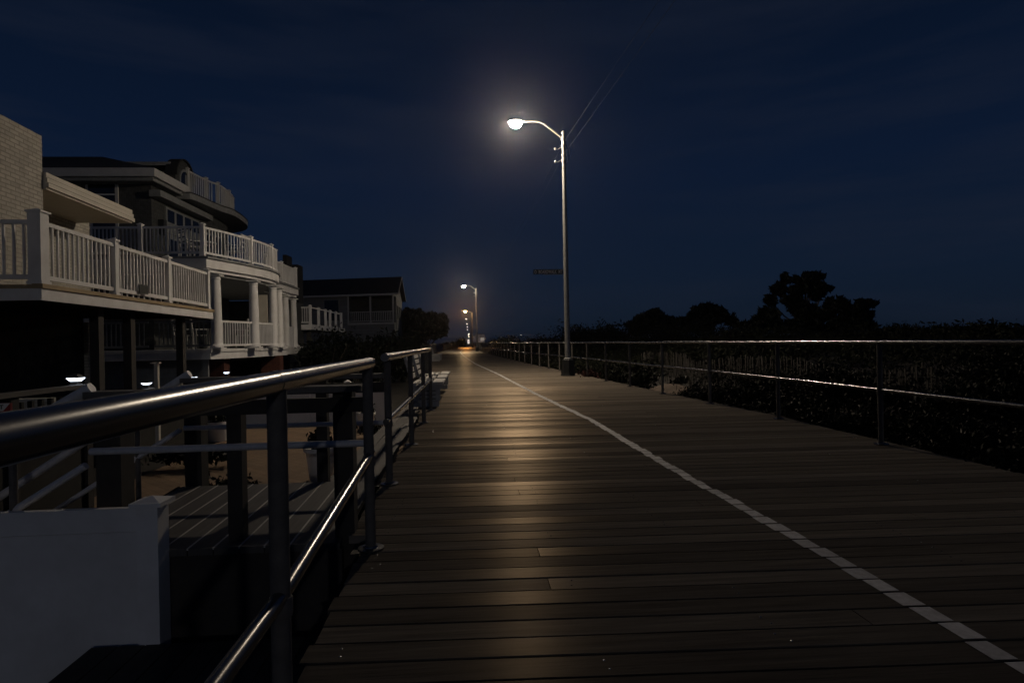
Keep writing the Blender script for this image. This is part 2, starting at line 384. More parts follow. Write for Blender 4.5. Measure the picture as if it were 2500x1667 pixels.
# ---------------------------------------------------------------- street lamps
def make_lamp(x, y, label, lens_mat, with_base=True):
    t = thing('street_lamp', (x, y, 0), label, 'street lamp', 'street lamps along the boardwalk')
    b = MB(); prof = [(.235, 0), (.235, .03), (.225, .05), (.195, .50), (.18, .52)]
    b.lathe((x, y, .004), prof, 8)
    b.build('base_block', M['black'], t)
    p = MB()
    p.tube([(x, y, .52), (x, y, 2.2), (x, y, 4.5), (x, y, 7.72)], [.088, .083, .075, .056], 20)
    p.lathe((x, y, .53), [(.125, 0), (.125, .03), (.095, .05)], 16)
    p.lathe((x, y, 7.72), [(.062, 0), (.062, .05), (.03, .09)], 14)
    p.build('pole', M['pole'], t, smooth=True)
    a = MB(); za = 7.55
    a.tube([(x, y, za), (x - .33, y, za + .26), (x - .60, y, za + .47), (x - .78, y, za + .54), (x - 1.0, y, za + .56), (x - 1.22, y, za + .555)], [.029, .028, .027, .026, .025, .025], 12)
    a.build('arm', M['pole'], t, smooth=True)
    for zz in (7.5, 7.3, 7.0, 6.8): MB().lathe((x, y, zz), [(.078, 0), (.08, .01), (.08, .05), (.078, .06)], 14).build('clamp', M['pole'], t, smooth=True)
    c = (x - 1.46, y, za + .53)
    h = MB(); n = 14; o = Vector(c)
    rows = []
    for i, (f, w_, ht) in enumerate([(.27, .05, .03), (.2, .08, .06), (.05, .13, .10), (-.12, .14, .10), (-.25, .10, .07), (-.30, .03, .03)]):
        rows.append([o + Vector((f, w_ * cos(pi * k / (n - 1)), .005 + ht * sin(pi * k / (n - 1)))) for k in range(n)])
    vs = [p_ for r_ in rows for p_ in r_]
    fs = [(i * n + k, i * n + k + 1, (i + 1) * n + k + 1, (i + 1) * n + k) for i in range(len(rows) - 1) for k in range(n - 1)]
    fs += [(i * n, (i + 1) * n, (i + 1) * n + n - 1, i * n + n - 1) for i in range(len(rows) - 1)]
    h.add(vs, fs)
    hd = h.build('lamp_head', M['pole'], t, smooth=True)
    l = MB(); prof = [(.01, -.19), (.06, -.182), (.11, -.155), (.15, -.10), (.165, -.04), (.165, -.002)]
    l.lathe((0, 0, 0), prof, 16)
    l.v = [Vector((p_.x * 1.15, p_.y, p_.z)) + o + Vector((-.06, 0, 0)) for p_ in l.v]
    l.build('lamp_glass', lens_mat, hd, smooth=True)
    br = MB()          # cable brackets and a drip loop of cable
    for zz in (7.33, 6.93):
        br.tube([(x, y, zz), (x - .2, y, zz - .12), (x - .26, y, zz - .10)], .012, 8)
        br.lathe((x - .27, y, zz - .14), [(.02, 0), (.035, .02), (.035, .06), (.02, .08)], 10)
    br.tube([(x + .05, y, 7.45), (x + .17, y, 7.25), (x + .19, y, 7.0), (x + .12, y, 6.82), (x + .04, y, 6.80)], .010, 8)
    br.build('cable_bracket', M['pole'], t, smooth=True)
    return t
LAMPS = [(3.12, 19.3, 'tall street lamp nearest the camera, with a street name sign on its pole', LAMP1),
         (None, 75.5, 'second street lamp down the boardwalk, its head above the walk at mid distance', LAMP2),
         (None, 136.5, 'third street lamp down the boardwalk, glowing orange', LAMP3),
         (None, 180, 'fourth street lamp down the boardwalk, a small white light', LAMPF),
         (None, 228, 'fifth street lamp, small bright light just below the fourth one', LAMPF),
         (None, 272, 'sixth street lamp in the distant column of lights', LAMPF),
         (None, 330, 'seventh street lamp, lowest of the six round lights over the far boardwalk', LAMPF)]
proto = None; POLES = []
for (x, y, lab, lm) in LAMPS:
    if x is None: x = {75.5: .95, 136.5: .72, 180: .73, 228: .72, 272: .73, 330: .60}[y]
    if lm is LAMP1 and proto is not None or proto is None:
        pass
    if proto is None:
        proto = make_lamp(x, y, lab, lm); t = proto
    else:
        t = copy_tree(proto); t.location = (x, y, 0); t['label'] = lab
        for hd in [o for o in S.objects if o.parent == t and o.name.startswith('lamp_head')]:
            for gl in [o for o in S.objects if o.parent == hd]:
                gl.material_slots[0].link = 'OBJECT'; gl.material_slots[0].material = lm
    POLES.append((x, y))
# the row goes on behind the camera: the next lamp back, whose light falls on the near fence and railing
bk = copy_tree(proto); bk.location = (6.3, -36, 0); bk['label'] = 'street lamp of the same row standing behind the camera'
for hd in [o for o in S.objects if o.parent == bk and o.name.startswith('lamp_head')]:
    for gl in [o for o in S.objects if o.parent == hd]: gl.material_slots[0].link = 'OBJECT'; gl.material_slots[0].material = LAMPB
POLES = [(6.3, -36)] + POLES
for i, ((xa, ya), (xb, yb)) in enumerate(zip(POLES[:4], POLES[1:5])):
    for z0 in (7.45, 7.05):
        pts = []
        for q in range(25):
            u = q / 24; pts.append((xa + (xb - xa) * u, ya + (yb - ya) * u, z0 - .9 * 4 * u * (1 - u) * (.25 if i == 0 else 1)))
        MB().tube(pts, .0028 if i else .0034, 6).build('overhead_cable', M['roof'], loc=pts[0],
            label=('%s overhead cable %s' % ('upper' if z0 > 7.2 else 'lower', ['running from the nearest lamp post up over the camera', 'sagging between the nearest and second lamp posts', 'sagging between the second and third lamp posts', 'sagging between the third and fourth lamp posts'][i])),
            cat='cable', group='overhead cables between lamp posts')
# far off lights
def far_light(px, py, Y, r, m, label, group='tiny far off lights'):
    c = W(px, py, Y=Y); MB().lathe(c, [(r * .4, -r), (r, -r * .4), (r, r * .4), (r * .4, r)], 8).build('distant_light', m, loc=c, label=label, cat='light', group=group, smooth=True)
FARL = emit('far_lamp_glow', (1, .85, .65), 3.0); FARO = emit('far_orange_glow', (1, .45, .2), 1.2)
for (px, py, Y, r, lab) in ((1145, 815, 480, .4, 'tiny light topmost of the low cluster over the far end of the walk'), (1143.5, 817.6, 560, .38, 'tiny light left in the low cluster over the far end of the walk'),
                            (1144.8, 821.6, 640, .5, 'tiny light lowest in the cluster over the far end of the walk'), (1272, 817.5, 300, .13, 'single pinprick light above the dark dune trees, left of the lamp pole')):
    far_light(px, py, Y, r, FARL, lab)
c = W(1144.3, 833.3, Y=520)
t = thing('lit_kiosk', (c.x, c.y, c.z - 2), 'brightly lit narrow kiosk front at the far end of the boardwalk', 'kiosk')
mb = MB().box(c.x - .9, c.x + .5, c.y, c.y + 2, c.z - 1.9, c.z + 1.7); mb.build('wall', emit('lit_kiosk_front', (1, .82, .72), 1.1), t)
MB().box(c.x - 1.3, c.x + .7, c.y - .3, c.y + 2.3, c.z + 1.7, c.z + 1.95).build('roof', M['roof'], t)
c = W(1136, 829.6, Y=520)
MB().add([c + Vector((-1.6, 0, .45)), c + Vector((1.5, 0, -.25)), c + Vector((1.5, 3, -.25)), c + Vector((-1.6, 3, .45)), c + Vector((-1.6, 0, .2)), c + Vector((1.5, 0, -.5)), c + Vector((1.5, 3, -.5)), c + Vector((-1.6, 3, .2))],
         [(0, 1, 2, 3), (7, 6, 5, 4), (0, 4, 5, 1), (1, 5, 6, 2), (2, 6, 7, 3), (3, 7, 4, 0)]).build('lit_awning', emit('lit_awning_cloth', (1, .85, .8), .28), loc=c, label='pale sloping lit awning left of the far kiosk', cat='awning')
# distant beige block
c = W(1173, 829, Y=880)
t = thing('apartment_block', (c.x, c.y, c.z - 6), 'distant beige apartment block lit from below, right of the lamp poles', 'building')
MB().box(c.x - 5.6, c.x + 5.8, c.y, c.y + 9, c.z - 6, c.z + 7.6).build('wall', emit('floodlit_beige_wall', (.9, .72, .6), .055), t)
MB().box(c.x + .2, c.x + 5.2, c.y - 1, c.y - .02, c.z - 1.5, c.z + 2.5).build('lit_lower_floor', emit('lit_ground_floor', (1, .85, .7), .30), t)
MB().box(c.x - 5.9, c.x + 6.1, c.y - .3, c.y + 9.3, c.z + 7.6, c.z + 8.4).build('roof', M['roof'], t)
for i in range(5):
    for j in range(3):
        MB().box(c.x - 4.8 + i * 2.1, c.x - 3.6 + i * 2.1, c.y - .08, c.y - .02, c.z + 3 + j * 1.5, c.z + 3.9 + j * 1.5).build('window', M['glass'], t)
c = W(1158.5, 825, Y=880)
t = thing('far_house', (c.x, c.y, c.z - 5), 'small distant pale house between the lamp poles and the beige block', 'building')
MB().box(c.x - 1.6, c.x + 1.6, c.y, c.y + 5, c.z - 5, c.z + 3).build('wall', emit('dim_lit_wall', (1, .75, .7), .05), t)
MB().add([c + Vector(p) for p in ((-1.9, -.2, 3), (1.9, -.2, 3), (0, -.2, 4.4), (-1.9, 5.2, 3), (1.9, 5.2, 3), (0, 5.2, 4.4))], [(0, 1, 2), (5, 4, 3), (0, 2, 5, 3), (1, 4, 5, 2), (0, 3, 4, 1)]).build('roof', M['roof'], t)

# street name sign on the nearest pole
def text_mesh(s, size, name, m, parent, loc, rot=(pi / 2, 0, 0), ext=.002, align='LEFT'):
    cu = bpy.data.curves.new(name, 'FONT'); cu.body = s; cu.size = size; cu.extrude = ext; cu.align_x = align; cu.space_character = 1.12; cu.offset = size * .03
    tmp = bpy.data.objects.new('tmp', cu); COL.objects.link(tmp)
    dg = bpy.context.evaluated_depsgraph_get(); me = bpy.data.meshes.new_from_object(tmp.evaluated_get(dg))
    bpy.data.objects.remove(tmp)
    me.materials.clear(); me.materials.append(m)
    o = bpy.data.objects.new(name, me); COL.objects.link(o)
    base = Vector((0, 0, 0)); q = parent
    while q is not None: base += q.location; q = q.parent
    o.parent = parent; o.location = Vector(loc) - base; o.rotation_euler = rot
    return o
yS = 19.0
a = W(1302, 671.5, Y=yS); b = W(1368, 658, Y=yS)
t = thing('street_sign', (b.x, yS, a.z), 'small black street name sign reading O BOARDWALK on the nearest lamp pole', 'sign')
z0, z1 = a.z + .02, a.z + .175
pla = MB().box(a.x, b.x + .08, yS - .004, yS + .004, z0, z1).build('sign_plate', M['sign'], t)
tx = text_mesh('O  BOARDWALK  MT', .15, 'lettering', M['letter'], pla, (a.x + .035, yS - .006, z0 + .022))
wdt = tx.dimensions.x if tx.dimensions.x > 0 else 1
tx.scale = ((b.x + .05 - a.x - .035) / 1.19 if wdt <= 0 else (b.x + .06 - a.x - .035) / max(.1, max(v.co.x for v in tx.data.vertices)), 1, 1)
MB().bar((a.x + .3, yS - .012, z0 - .012), (b.x + .06, yS - .012, z0 - .012), .012, .016).build('bracket', M['pole'], t)

# ---------------------------------------------------------------- vinyl railing maker
def baluster_panel(mb, a, b, z, h, gap=.115, post=.06, bal=.032, topw=.06, under=.09, i0=1):
    a = Vector((a[0], a[1], z)); b = Vector((b[0], b[1], z)); d = b - a; L_ = d.length
    if L_ < .15: return
    d.normalize(); a2 = a + d * post; b2 = b - d * post; up = Vector((0, 0, 1))
    mb.bar(a2 + up * (h - .03), b2 + up * (h - .03), topw, .055)
    mb.bar(a2 + up * (h - .002), b2 + up * (h - .002), topw * .6, .022)
    mb.bar(a2 + up * (under + .03), b2 + up * (under + .03), .045, .07)
    n = max(1, int((b2 - a2).length / gap))
    for i in range(i0, n):
        p = a2 + (b2 - a2) * (i / n)
        mb.bar(p + up * (under + .06), p + up * (h - .05), bal, bal, up=d)
def rail_post(p, z, h, w, m, parent, name='post'):
    x, y = p[0], p[1]; mb = MB()
    mb.box(x - w / 2, x + w / 2, y - w / 2, y + w / 2, z, z + h)
    mb.box(x - w / 2 - .02, x + w / 2 + .02, y - w / 2 - .02, y + w / 2 + .02, z + h, z + h + .03)
    c = w / 2 + .01
    mb.add([(x - c, y - c, z + h + .03), (x + c, y - c, z + h + .03), (x + c, y + c, z + h + .03), (x - c, y + c, z + h + .03), (x, y, z + h + .075)], [(0, 1, 4), (1, 2, 4), (2, 3, 4), (3, 0, 4)])
    mb.box(x - w / 2 - .015, x + w / 2 + .015, y - w / 2 - .015, y + w / 2 + .015, z + .001, z + .05)
    return mb.build(name, m, parent)
def railing(parent, pts, z, h, m, post=.11, gap=.115, skip=(), under=.09, name='railing', bal=.032):
    mb = MB()
    for a, b in zip(pts, pts[1:]): baluster_panel(mb, a, b, z, h, gap, post / 2, under=under, bal=bal)
    r = mb.build(name, m, parent)
    for i, p in enumerate(pts):
        if i not in skip: rail_post(p, z, h + .05, post, m, r)
    return r

# ---------------------------------------------------------------- HOUSE 1 : cream brick house with white railed deck (nearest, left)
A1 = R(3.4)                       # the house stands turned a little
c0 = W(101, 693, z=2.13); h1o = Vector((c0.x, c0.y, 0))
u = Vector((-sin(A1), cos(A1), 0)); v = Vector((-cos(A1), -sin(A1), 0))    # u away along the walk, v back from it (to the left)
def H1(a, b, z=0): return h1o + u * a + v * b + Vector((0, 0, z))
house1 = thing('beach_house', H1(5, 5, -1), 'cream painted brick house with a raised white railed deck, nearest at far left', 'house')
def obox(mb, fr, a0, a1, b0, b1, z0, z1, tone=None):
    return mb.hexa([fr(a0, b0, z0), fr(a0, b1, z0), fr(a1, b1, z0), fr(a1, b0, z0), fr(a0, b0, z1), fr(a0, b1, z1), fr(a1, b1, z1), fr(a1, b0, z1)], tone)
zd = 2.13
# where the brick corner column falls on the wall line
def along(px, b):      # distance along u where the wall at setback b meets image column px
    d = ray(px, 600); d = Vector((d.x, d.y, 0)); q = H1(0, b) - EYE; q.z = 0
    # EYE + t d = H1(a,b)
    det = d.x * (-u.y) + u.x * d.y
    t = (q.x * (-u.y) + u.x * q.y) / det; p = d * t - q
    return p.dot(u)
LEN1 = along(517, 0)
BT, BW = 1.55, 2.75
aT = along(107, BT); aW = along(219, BW)
mb = MB()
zt = W(107, 335, X=H1(aT, BT).x, Y=None).z
obox(mb, H1, -6, aT, BT, BT + 6, zd - .001, zt); mb.build('tower_wall', M['cream'], house1)
mb = MB(); obox(mb, H1, -6, aW - .16, BW + .1, BW + 5, -1.2, zd - .003); mb.build('lower_wall', M['btimber_shade'], house1)  # black colour stands in for the shade under the deck
mb = MB(); obox(mb, H1, aW - .158, aW, BW, BW + .3, -.6, zd - .31); mb.build('lit_corner_strip', M['cream'], house1)  # cream strip painting in the lamp-lit end of the lower wall
mb = MB(); obox(mb, H1, aT + .003, aW, BW, BW + 5, zd - .001, zd + 2.9); mb.build('wall', M['cream'], house1)
mb = MB(); obox(mb, H1, -6, aT - 1.1, BT + .4, BT + 5, zt, zt + .32); mb.build('roof_cap', M['roof'], house1)
# canopy roof over the deck door
aC0 = aT + .01; p = W(325, 510, Y=None, z=None, X=None) if False else None
fb = 1.5                               # fascia setback
aC1 = along(323, fb); zc = W(322, 512, X=H1(aC1, fb).x).z
mb = MB(); obox(mb, H1, aC0, aC1, fb, BW + .2, zc - .34, zc - .02)
cp = mb.build('canopy', M['creamt'], house1)
for i, (o_, zz) in enumerate(((.012, .0), (.03, .10), (.05, .20))):
    mb = MB(); obox(mb, H1, aC0 - .0, aC1 + o_, fb - o_, fb - .001 if True else 0, zc - .10 - zz, zc - .015 - zz); mb.build('fascia_board', M['creamt'], cp)
mb = MB(); obox(mb, H1, aC0 + .05, aC1 - .06, fb + .1, BW + .1, zc - .02, zc + .02); mb.build('roofing', M['roof'], cp)
# window slot under the canopy
mb = MB(); obox(mb, H1, aT + .2, aT + 1.9, BW - .02, BW - .002, zd + .9, zd + 1.25); wf = mb.build('window', M['trim'], house1)
mb = MB(); obox(mb, H1, aT + .26, aT + 1.84, BW - .03, BW - .021, zd + .96, zd + 1.19); mb.build('pane', M['glass'], wf)
# deck
mb = MB(); obox(mb, H1, .03, LEN1 - .05, .04, BW + .2, zd - .07, zd - .004); deck = mb.build('deck', M['tan'], house1)
mb = MB(); obox(mb, H1, -.02, LEN1 + .03, -.03, .12, zd - .062, zd + .004); mb.build('deck_edge', M['tan'], deck)
mb = MB(); obox(mb, H1, .0, LEN1, 0, .05, zd - .242, zd - .066); obox(mb, H1, -.0, .05, .052, BW, zd - .242, zd - .066); obox(mb, H1, LEN1 - .05, LEN1, .052, BW, zd - .242, zd - .072); mb.build('fascia', M['vinyl'], deck)
mb = MB()
for i in range(9): obox(mb, H1, .4 + i * (LEN1 - .8) / 8, .45 + i * (LEN1 - .8) / 8, .06, BW - .02, zd - .235, zd - .075)
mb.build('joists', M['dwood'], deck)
fr = [along(x, .07) for x in (82, 282, 411, 503)]
pts = [H1(-.0, 2.6 + 1.5), H1(.12, 2.6), H1(.12, .1), H1(fr[1], .1), H1(fr[2], .1), H1(LEN1 - .12, .1), H1(LEN1 - .12, BW + .6)]
rl = railing(house1, pts[1:], zd, .97, M['vinyl'], post=.115, gap=.135, skip=(1,))
rail_post(pts[2], zd, 1.08, .19, M['vinyl'], rl)
mb = MB()
for aa in (along(232, .3), along(311, .3), along(437, .3)):
    q = H1(aa, .3); MB().box(q.x - .08, q.x + .08, q.y - .08, q.y + .08, -1.1, zd - .242).build('deck_post', M['dwood'], house1)
for aa in (1.5,):
    q = H1(aa, 2.0); MB().box(q.x - .08, q.x + .08, q.y - .08, q.y + .08, -1.1, zd - .242).build('deck_post', M['dwood'], house1)
# notice on the railing
q = H1(along(350, .03), .035)
t = MB(); a_ = along(339, .03); b_ = along(360, .03)
t.hexa([H1(a_, .03, zd + .12), H1(b_, .03, zd + .12), H1(b_, .045, zd + .12), H1(a_, .045, zd + .12), H1(a_, .03, zd + .30), H1(b_, .03, zd + .30), H1(b_, .045, zd + .30), H1(a_, .045, zd + .30)])
pn = t.build('notice_board', M['sign'], loc=H1(a_, .03, zd + .12), label='small black notice plate on the white deck railing of the brick house', cat='sign')

# ---------------------------------------------------------------- HOUSE 2 : shingled house with a bowed, columned porch
house2 = thing('columned_house', (-12, 24, -1), 'dark shingled three storey house with a bowed white porch on round columns', 'house')
Z1, Z2 = 1.08, 3.98               # porch floor, balcony floor
def arc(pts, n=5):                # smooth outline through points (Catmull-Rom)
    out = []
    P_ = [pts[0]] + list(pts) + [pts[-1]]
    for i in range(1, len(P_) - 2):
        for k in range(n):
            t_ = k / n; p0, p1, p2, p3 = [Vector((q[0], q[1], 0)) for q in P_[i - 1:i + 3]]
            out.append(.5 * ((2 * p1) + (p2 - p0) * t_ + (2 * p0 - 5 * p1 + 4 * p2 - p3) * t_ ** 2 + (-p0 + 3 * p1 - 3 * p2 + p3) * t_ ** 3))
    out.append(Vector((P_[-2][0], P_[-2][1], 0))); return out
bow = arc([(-8.12, 19.62), (-7.55, 21.6), (-7.30, 23.4), (-7.55, 25.0), (-8.35, 26.3)], 5)
out2 = bow + [Vector((-8.40, 30.9, 0))]
BX = -12.2
def offs(pts, d):                 # offset outline inwards (towards -x)
    r = []
    for i, p_ in enumerate(pts):
        a_ = pts[max(0, i - 1)]; b_ = pts[min(len(pts) - 1, i + 1)]; tt = (b_ - a_).normalized(); nn = Vector((-tt.y, tt.x, 0))
        r.append(p_ + nn * d)
    return r
def slab(pts, z0, z1, m, name, d=0, back=BX, y0=None):
    q = offs(pts, d); poly = [(p_.x, p_.y) for p_ in q] + [(back, q[-1].y), (back, q[0].y)]
    return MB().prism(poly[::-1] if False else poly, z0, z1).build(name, m, house2)
slab(out2, Z2 - .07, Z2, M['dtrim'], 'balcony_floor', -.06)
slab(out2, Z2 - .36, Z2 - .072, M['vinyl'], 'balcony_fascia', 0)
slab(out2, Z2 - .47, Z2 - .362, M['vinyl'], 'frieze', .10)
slab(out2, Z2 - .56, Z2 - .472, M['dtrim'], 'porch_ceiling', .22)
low = [Vector((-8.05, 19.62, 0)), Vector((-7.55, 22, 0)), Vector((-7.45, 25.6, 0)), Vector((-8.1, 26.6, 0)), Vector((-8.25, 31.0, 0))]
slab(low, Z1 - .09, Z1, M['vinyl'], 'porch_floor', -.04, back=-14)
slab(low, Z1 - .32, Z1 - .092, M['vinyl'], 'porch_fascia', 0, back=-14)
cols = []
for (px, yy_) in ((528, 19.85), (620, 21.75), (667, 23.5), (681, 24.6), (697, 28.6), (716.5, 30.3)):
    c = W(px, 760, Y=yy_); x, y = c.x, c.y
    mb = MB(); z0 = Z1; z1 = Z2 - .56; hh = z1 - z0
    mb.lathe((x, y, z0), [(.20, .05), (.205, .10), (.175, .14), (.165, .2), (.165, hh * .35), (.15, hh * .7), (.132, hh - .22), (.132, hh - .16), (.15, hh - .15), (.15, hh - .12), (.135, hh - .11), (.135, hh - .08), (.18, hh - .04)], 24)
    mb.box(x - .215, x + .215, y - .215, y + .215, z0 + .001, z0 + .05); mb.box(x - .19, x + .19, y - .19, y + .19, z1 - .04, z1 - .002)
    mb.build('column', M['vinyl'], house2, smooth=True); cols.append((x, y))
for (x, y) in ((-11.9, 19.95),):
    mb = MB(); mb.lathe((x, y, Z1), [(.17, 0), (.165, .3), (.13, 2.3)], 20); mb.build('column', M['vinyl'], house2, smooth=True)
# balcony railings: bowed front, side towards the camera
bo = offs(out2, .12)
front = [bo[0], bo[6], bo[11], bo[15], bo[-2], Vector((bo[-1].x, 28.6, 0)), bo[-1]]
mbr = MB(); pl_ = bo
for a_, b_ in zip(pl_, pl_[1:]): baluster_panel(mbr, a_, b_, Z2, .93, .12, .004, i0=0)
rr_ = mbr.build('balcony_railing', M['vinyl'], house2)
for q in front: rail_post(q, Z2, .98, .12, M['vinyl'], rr_)
side = [(bo[0].x, bo[0].y), W(343, 560, Y=bo[0].y).xy, (-12.8, bo[0].y)]
rs_ = railing(house2, [Vector((p_[0], p_[1], 0)) for p_ in side], Z2, .93, M['vinyl'], post=.12, skip=(0,), name='balcony_side_railing')
# lower porch railings between the columns
mbr = MB()
for (a_, b_) in zip(cols, cols[1:4]): baluster_panel(mbr, a_, b_, Z1, .90, .12, .15)
mbr.build('porch_railing', M['vinyl'], house2)
mbr = MB(); cc = cols[0]
for xa, xb in ((cc[0], -10.0), (-10.0, -11.9), (-11.9, -13.9)): baluster_panel(mbr, (xa, 19.9), (xb, 19.9), Z1, .90, .13, .15 if xa == cc[0] else .04)
mbr.build('porch_side_railing', M['dtrim'], house2)
mb = MB().hexa([Vector(p_) for p_ in ((cols[4][0] - .05, cols[4][1], Z1), (cols[4][0] + .05, cols[4][1], Z1), (cols[5][0] + .05, cols[5][1], Z1), (cols[5][0] - .05, cols[5][1], Z1), (cols[4][0] - .05, cols[4][1], Z1 + .95), (cols[4][0] + .05, cols[4][1], Z1 + .95), (cols[5][0] + .05, cols[5][1], Z1 + .95), (cols[5][0] - .05, cols[5][1], Z1 + .95))]); mb.build('half_wall', M['vinyl'], house2)
# skirting, piers under the porch
MB().box(-14, -8.25, 19.9, 20.0, -.1, Z1 - .33).build('skirting', M['dtrim'], house2)
for (px, yy_) in ((533, 20.6), (672, 24.4)):
    c = W(px, 890, Y=yy_); MB().box(c.x - .55, c.x + .18, yy_, yy_ + .45, -1.1, Z1 - .33).build('brick_pier', M['brick'], house2)
# body
wc = W(369, 470, Y=23.0); XW = wc.x
MB().box(-30, XW, 23.0, 30.0, -1.1, 7.15).build('wall', M['shingle'], house2)
ec = W(377, 418, Y=22.3); ze = ec.z
ev = MB(); ev.box(-31, ec.x, 22.3, 25.0, ze - .17, ze + .12); ev.build('eave', M['trim'], house2)
MB().box(-30.9, ec.x - .12, 22.42, 24.9, ze - .30, ze - .172).build('soffit', M['dtrim'], house2)
rz = W(250, 383, Y=27.5)
MB().add([(-31, 22.3, ze + .12), (ec.x, 22.3, ze + .12), (ec.x, 25.0, ze + .12), (-31, 32, ze + .12), (-31, 27.5, rz.z), (rz.x, 27.5, rz.z), (ec.x - 3.5, 32, ze + .12)], [(0, 1, 5, 4), (1, 2, 5), (2, 6, 5), (6, 3, 4, 5), (0, 4, 3), (0, 3, 6, 2, 1)]).build('roof', M['roof'], house2)
MB().box(-22, -9.0, 31.3, 34, -1.1, Z2 - .57).build('rear_wall', M['shingle'], house2)
# pent trim along the side wall
pa = W(375, 448, X=XW + .35); pb = W(517, 530, X=XW + .35)
MB().hexa([Vector(q) for q in ((XW, 22.85, 6.62), (XW + .4, 22.85, 6.62), (XW + .4, pb.y, 6.62), (XW, pb.y, 6.62), (XW, 22.85, 6.85), (XW + .4, 22.85, 6.85), (XW + .4, pb.y, 6.85), (XW, pb.y, 6.85))]).build('pent_eave', M['dtrim'], house2)
# windows: front-left ones, transom row and doors on the side
def win_y(x0, x1, z0, z1, y, bars=0, m='dtrim'):
    w_ = MB().box(x0, x1, y - .06, y - .004, z0, z1).build('window', M[m], house2)
    MB().box(x0 + .1, x1 - .1, y - .075, y - .062, z0 + .1, z1 - .1).build('pane', M['glass'], w_)
    for b_ in range(bars):
        zz = z0 + .1 + (z1 - z0 - .2) * (b_ + 1) / (bars + 1); MB().box(x0 + .1, x1 - .1, y - .088, y - .077, zz - .025, zz + .025).build('muntin', M[m], w_)
def win_x(y0, y1, z0, z1, x, m='dtrim', fw=.09):
    w_ = MB().box(x + .004, x + .06, y0, y1, z0, z1).build('window', M[m], house2)
    MB().box(x + .062, x + .075, y0 + fw, y1 - fw, z0 + fw, z1 - fw).build('pane', M['glass'], w_)
a_ = W(210, 445, Y=22.99); b_ = W(290, 487, Y=22.99)
win_y(a_.x, b_.x, b_.z - .35, a_.z + .05, 23.0, 1, 'trim')
a_ = W(222, 535, Y=22.99); b_ = W(291, 560, Y=22.99)
win_y(a_.x, b_.x, Z2 + .35, a_.z, 23.0, 1, 'trim')
y0 = W(402, 520, X=XW).y; y1 = W(483, 560, X=XW).y
st = (y1 - y0) / 4
for i in range(4): win_x(y0 + i * st, y0 + (i + 1) * st + .0 - .003, 5.85, 6.50, XW)
MB().box(XW + .004, XW + .09, y0 - .04, y1 + .04, 5.50, 5.845).build('door_header', M['dtrim'], house2)
for i in range(3):
    d_ = MB().box(XW + .004, XW + .07, y0 + i * (y1 - y0) / 3, y0 + (i + 1) * (y1 - y0) / 3 - .004, Z2 + .002, 5.497).build('door', M['dtrim'], house2)
    MB().box(XW + .072, XW + .085, y0 + i * (y1 - y0) / 3 + .13, y0 + (i + 1) * (y1 - y0) / 3 - .13, Z2 + .3, 5.3).build('pane', M['glass'], d_)
MB().box(XW + .02, XW + .22, y0 - .55, y0 - .30, 5.35, 5.9).build('wall_light', M['black'], house2)
# arched dormer
yd0 = W(421, 450, X=XW).y; yd1 = W(464, 470, X=XW).y; yc = (yd0 + yd1) / 2; rd = (yd1 - yd0) / 2; zb = 6.9
def arch(n, r, zc, yc_, k=1.0): return [(yc_ - r * cos(pi * i / n), zc + r * k * sin(pi * i / n)) for i in range(n + 1)]
zar = W(436, 391, X=XW).z
ap = arch(14, rd, zar - rd, yc)
def xprism(prof, x0, x1, m, name, par):
    n = len(prof); vs = [(x0, p_[0], p_[1]) for p_ in prof] + [(x1, p_[0], p_[1]) for p_ in prof]
    return MB().add(vs, [list(range(n)), list(range(n, 2 * n))[::-1]] + [(i, n + i, n + (i + 1) % n, (i + 1) % n) for i in range(n)]).build(name, m, par)
dm = xprism([(ap[0][0], zb)] + ap + [(ap[-1][0], zb)], XW - .25, XW + .12, M['shingle'], 'dormer', house2)
oa = arch(14, rd + .07, zar - rd, yc); ia = arch(14, rd + .002, zar - rd, yc)
zq = W(400, 404, Y=25.2).z
MB().box(XW - 1.9, XW - .1, 24.7, 26.6, zq - .14, zq).build('dormer_roof', M['dtrim'], dm)
n = len(oa)
vs = [(XW + .2, *p_) for p_ in oa] + [(XW + .2, *p_) for p_ in ia] + [(XW - .25, *p_) for p_ in oa]
MB().add(vs, [(i, i + 1, n + i + 1, n + i) for i in range(n - 1)] + [(i, 2 * n + i, 2 * n + i + 1, i + 1) for i in range(n - 1)]).build('arched_eave', M['roof'], dm)
wa = arch(12, rd * .62, zar - rd - .05, yc); wp = xprism([(wa[0][0], zb + .05)] + wa + [(wa[-1][0], zb + .05)], XW + .122, XW + .16, M['dtrim'], 'window', dm)
wa2 = arch(12, rd * .50, zar - rd - .05, yc); xprism([(wa2[0][0], zb + .15)] + wa2 + [(wa2[-1][0], zb + .15)], XW + .162, XW + .17, M['glass'], 'pane', wp)
MB().box(XW + .172, XW + .185, yc - .04, yc + .04, zb + .15, zar - .55).build('muntin', M['dtrim'], wp)
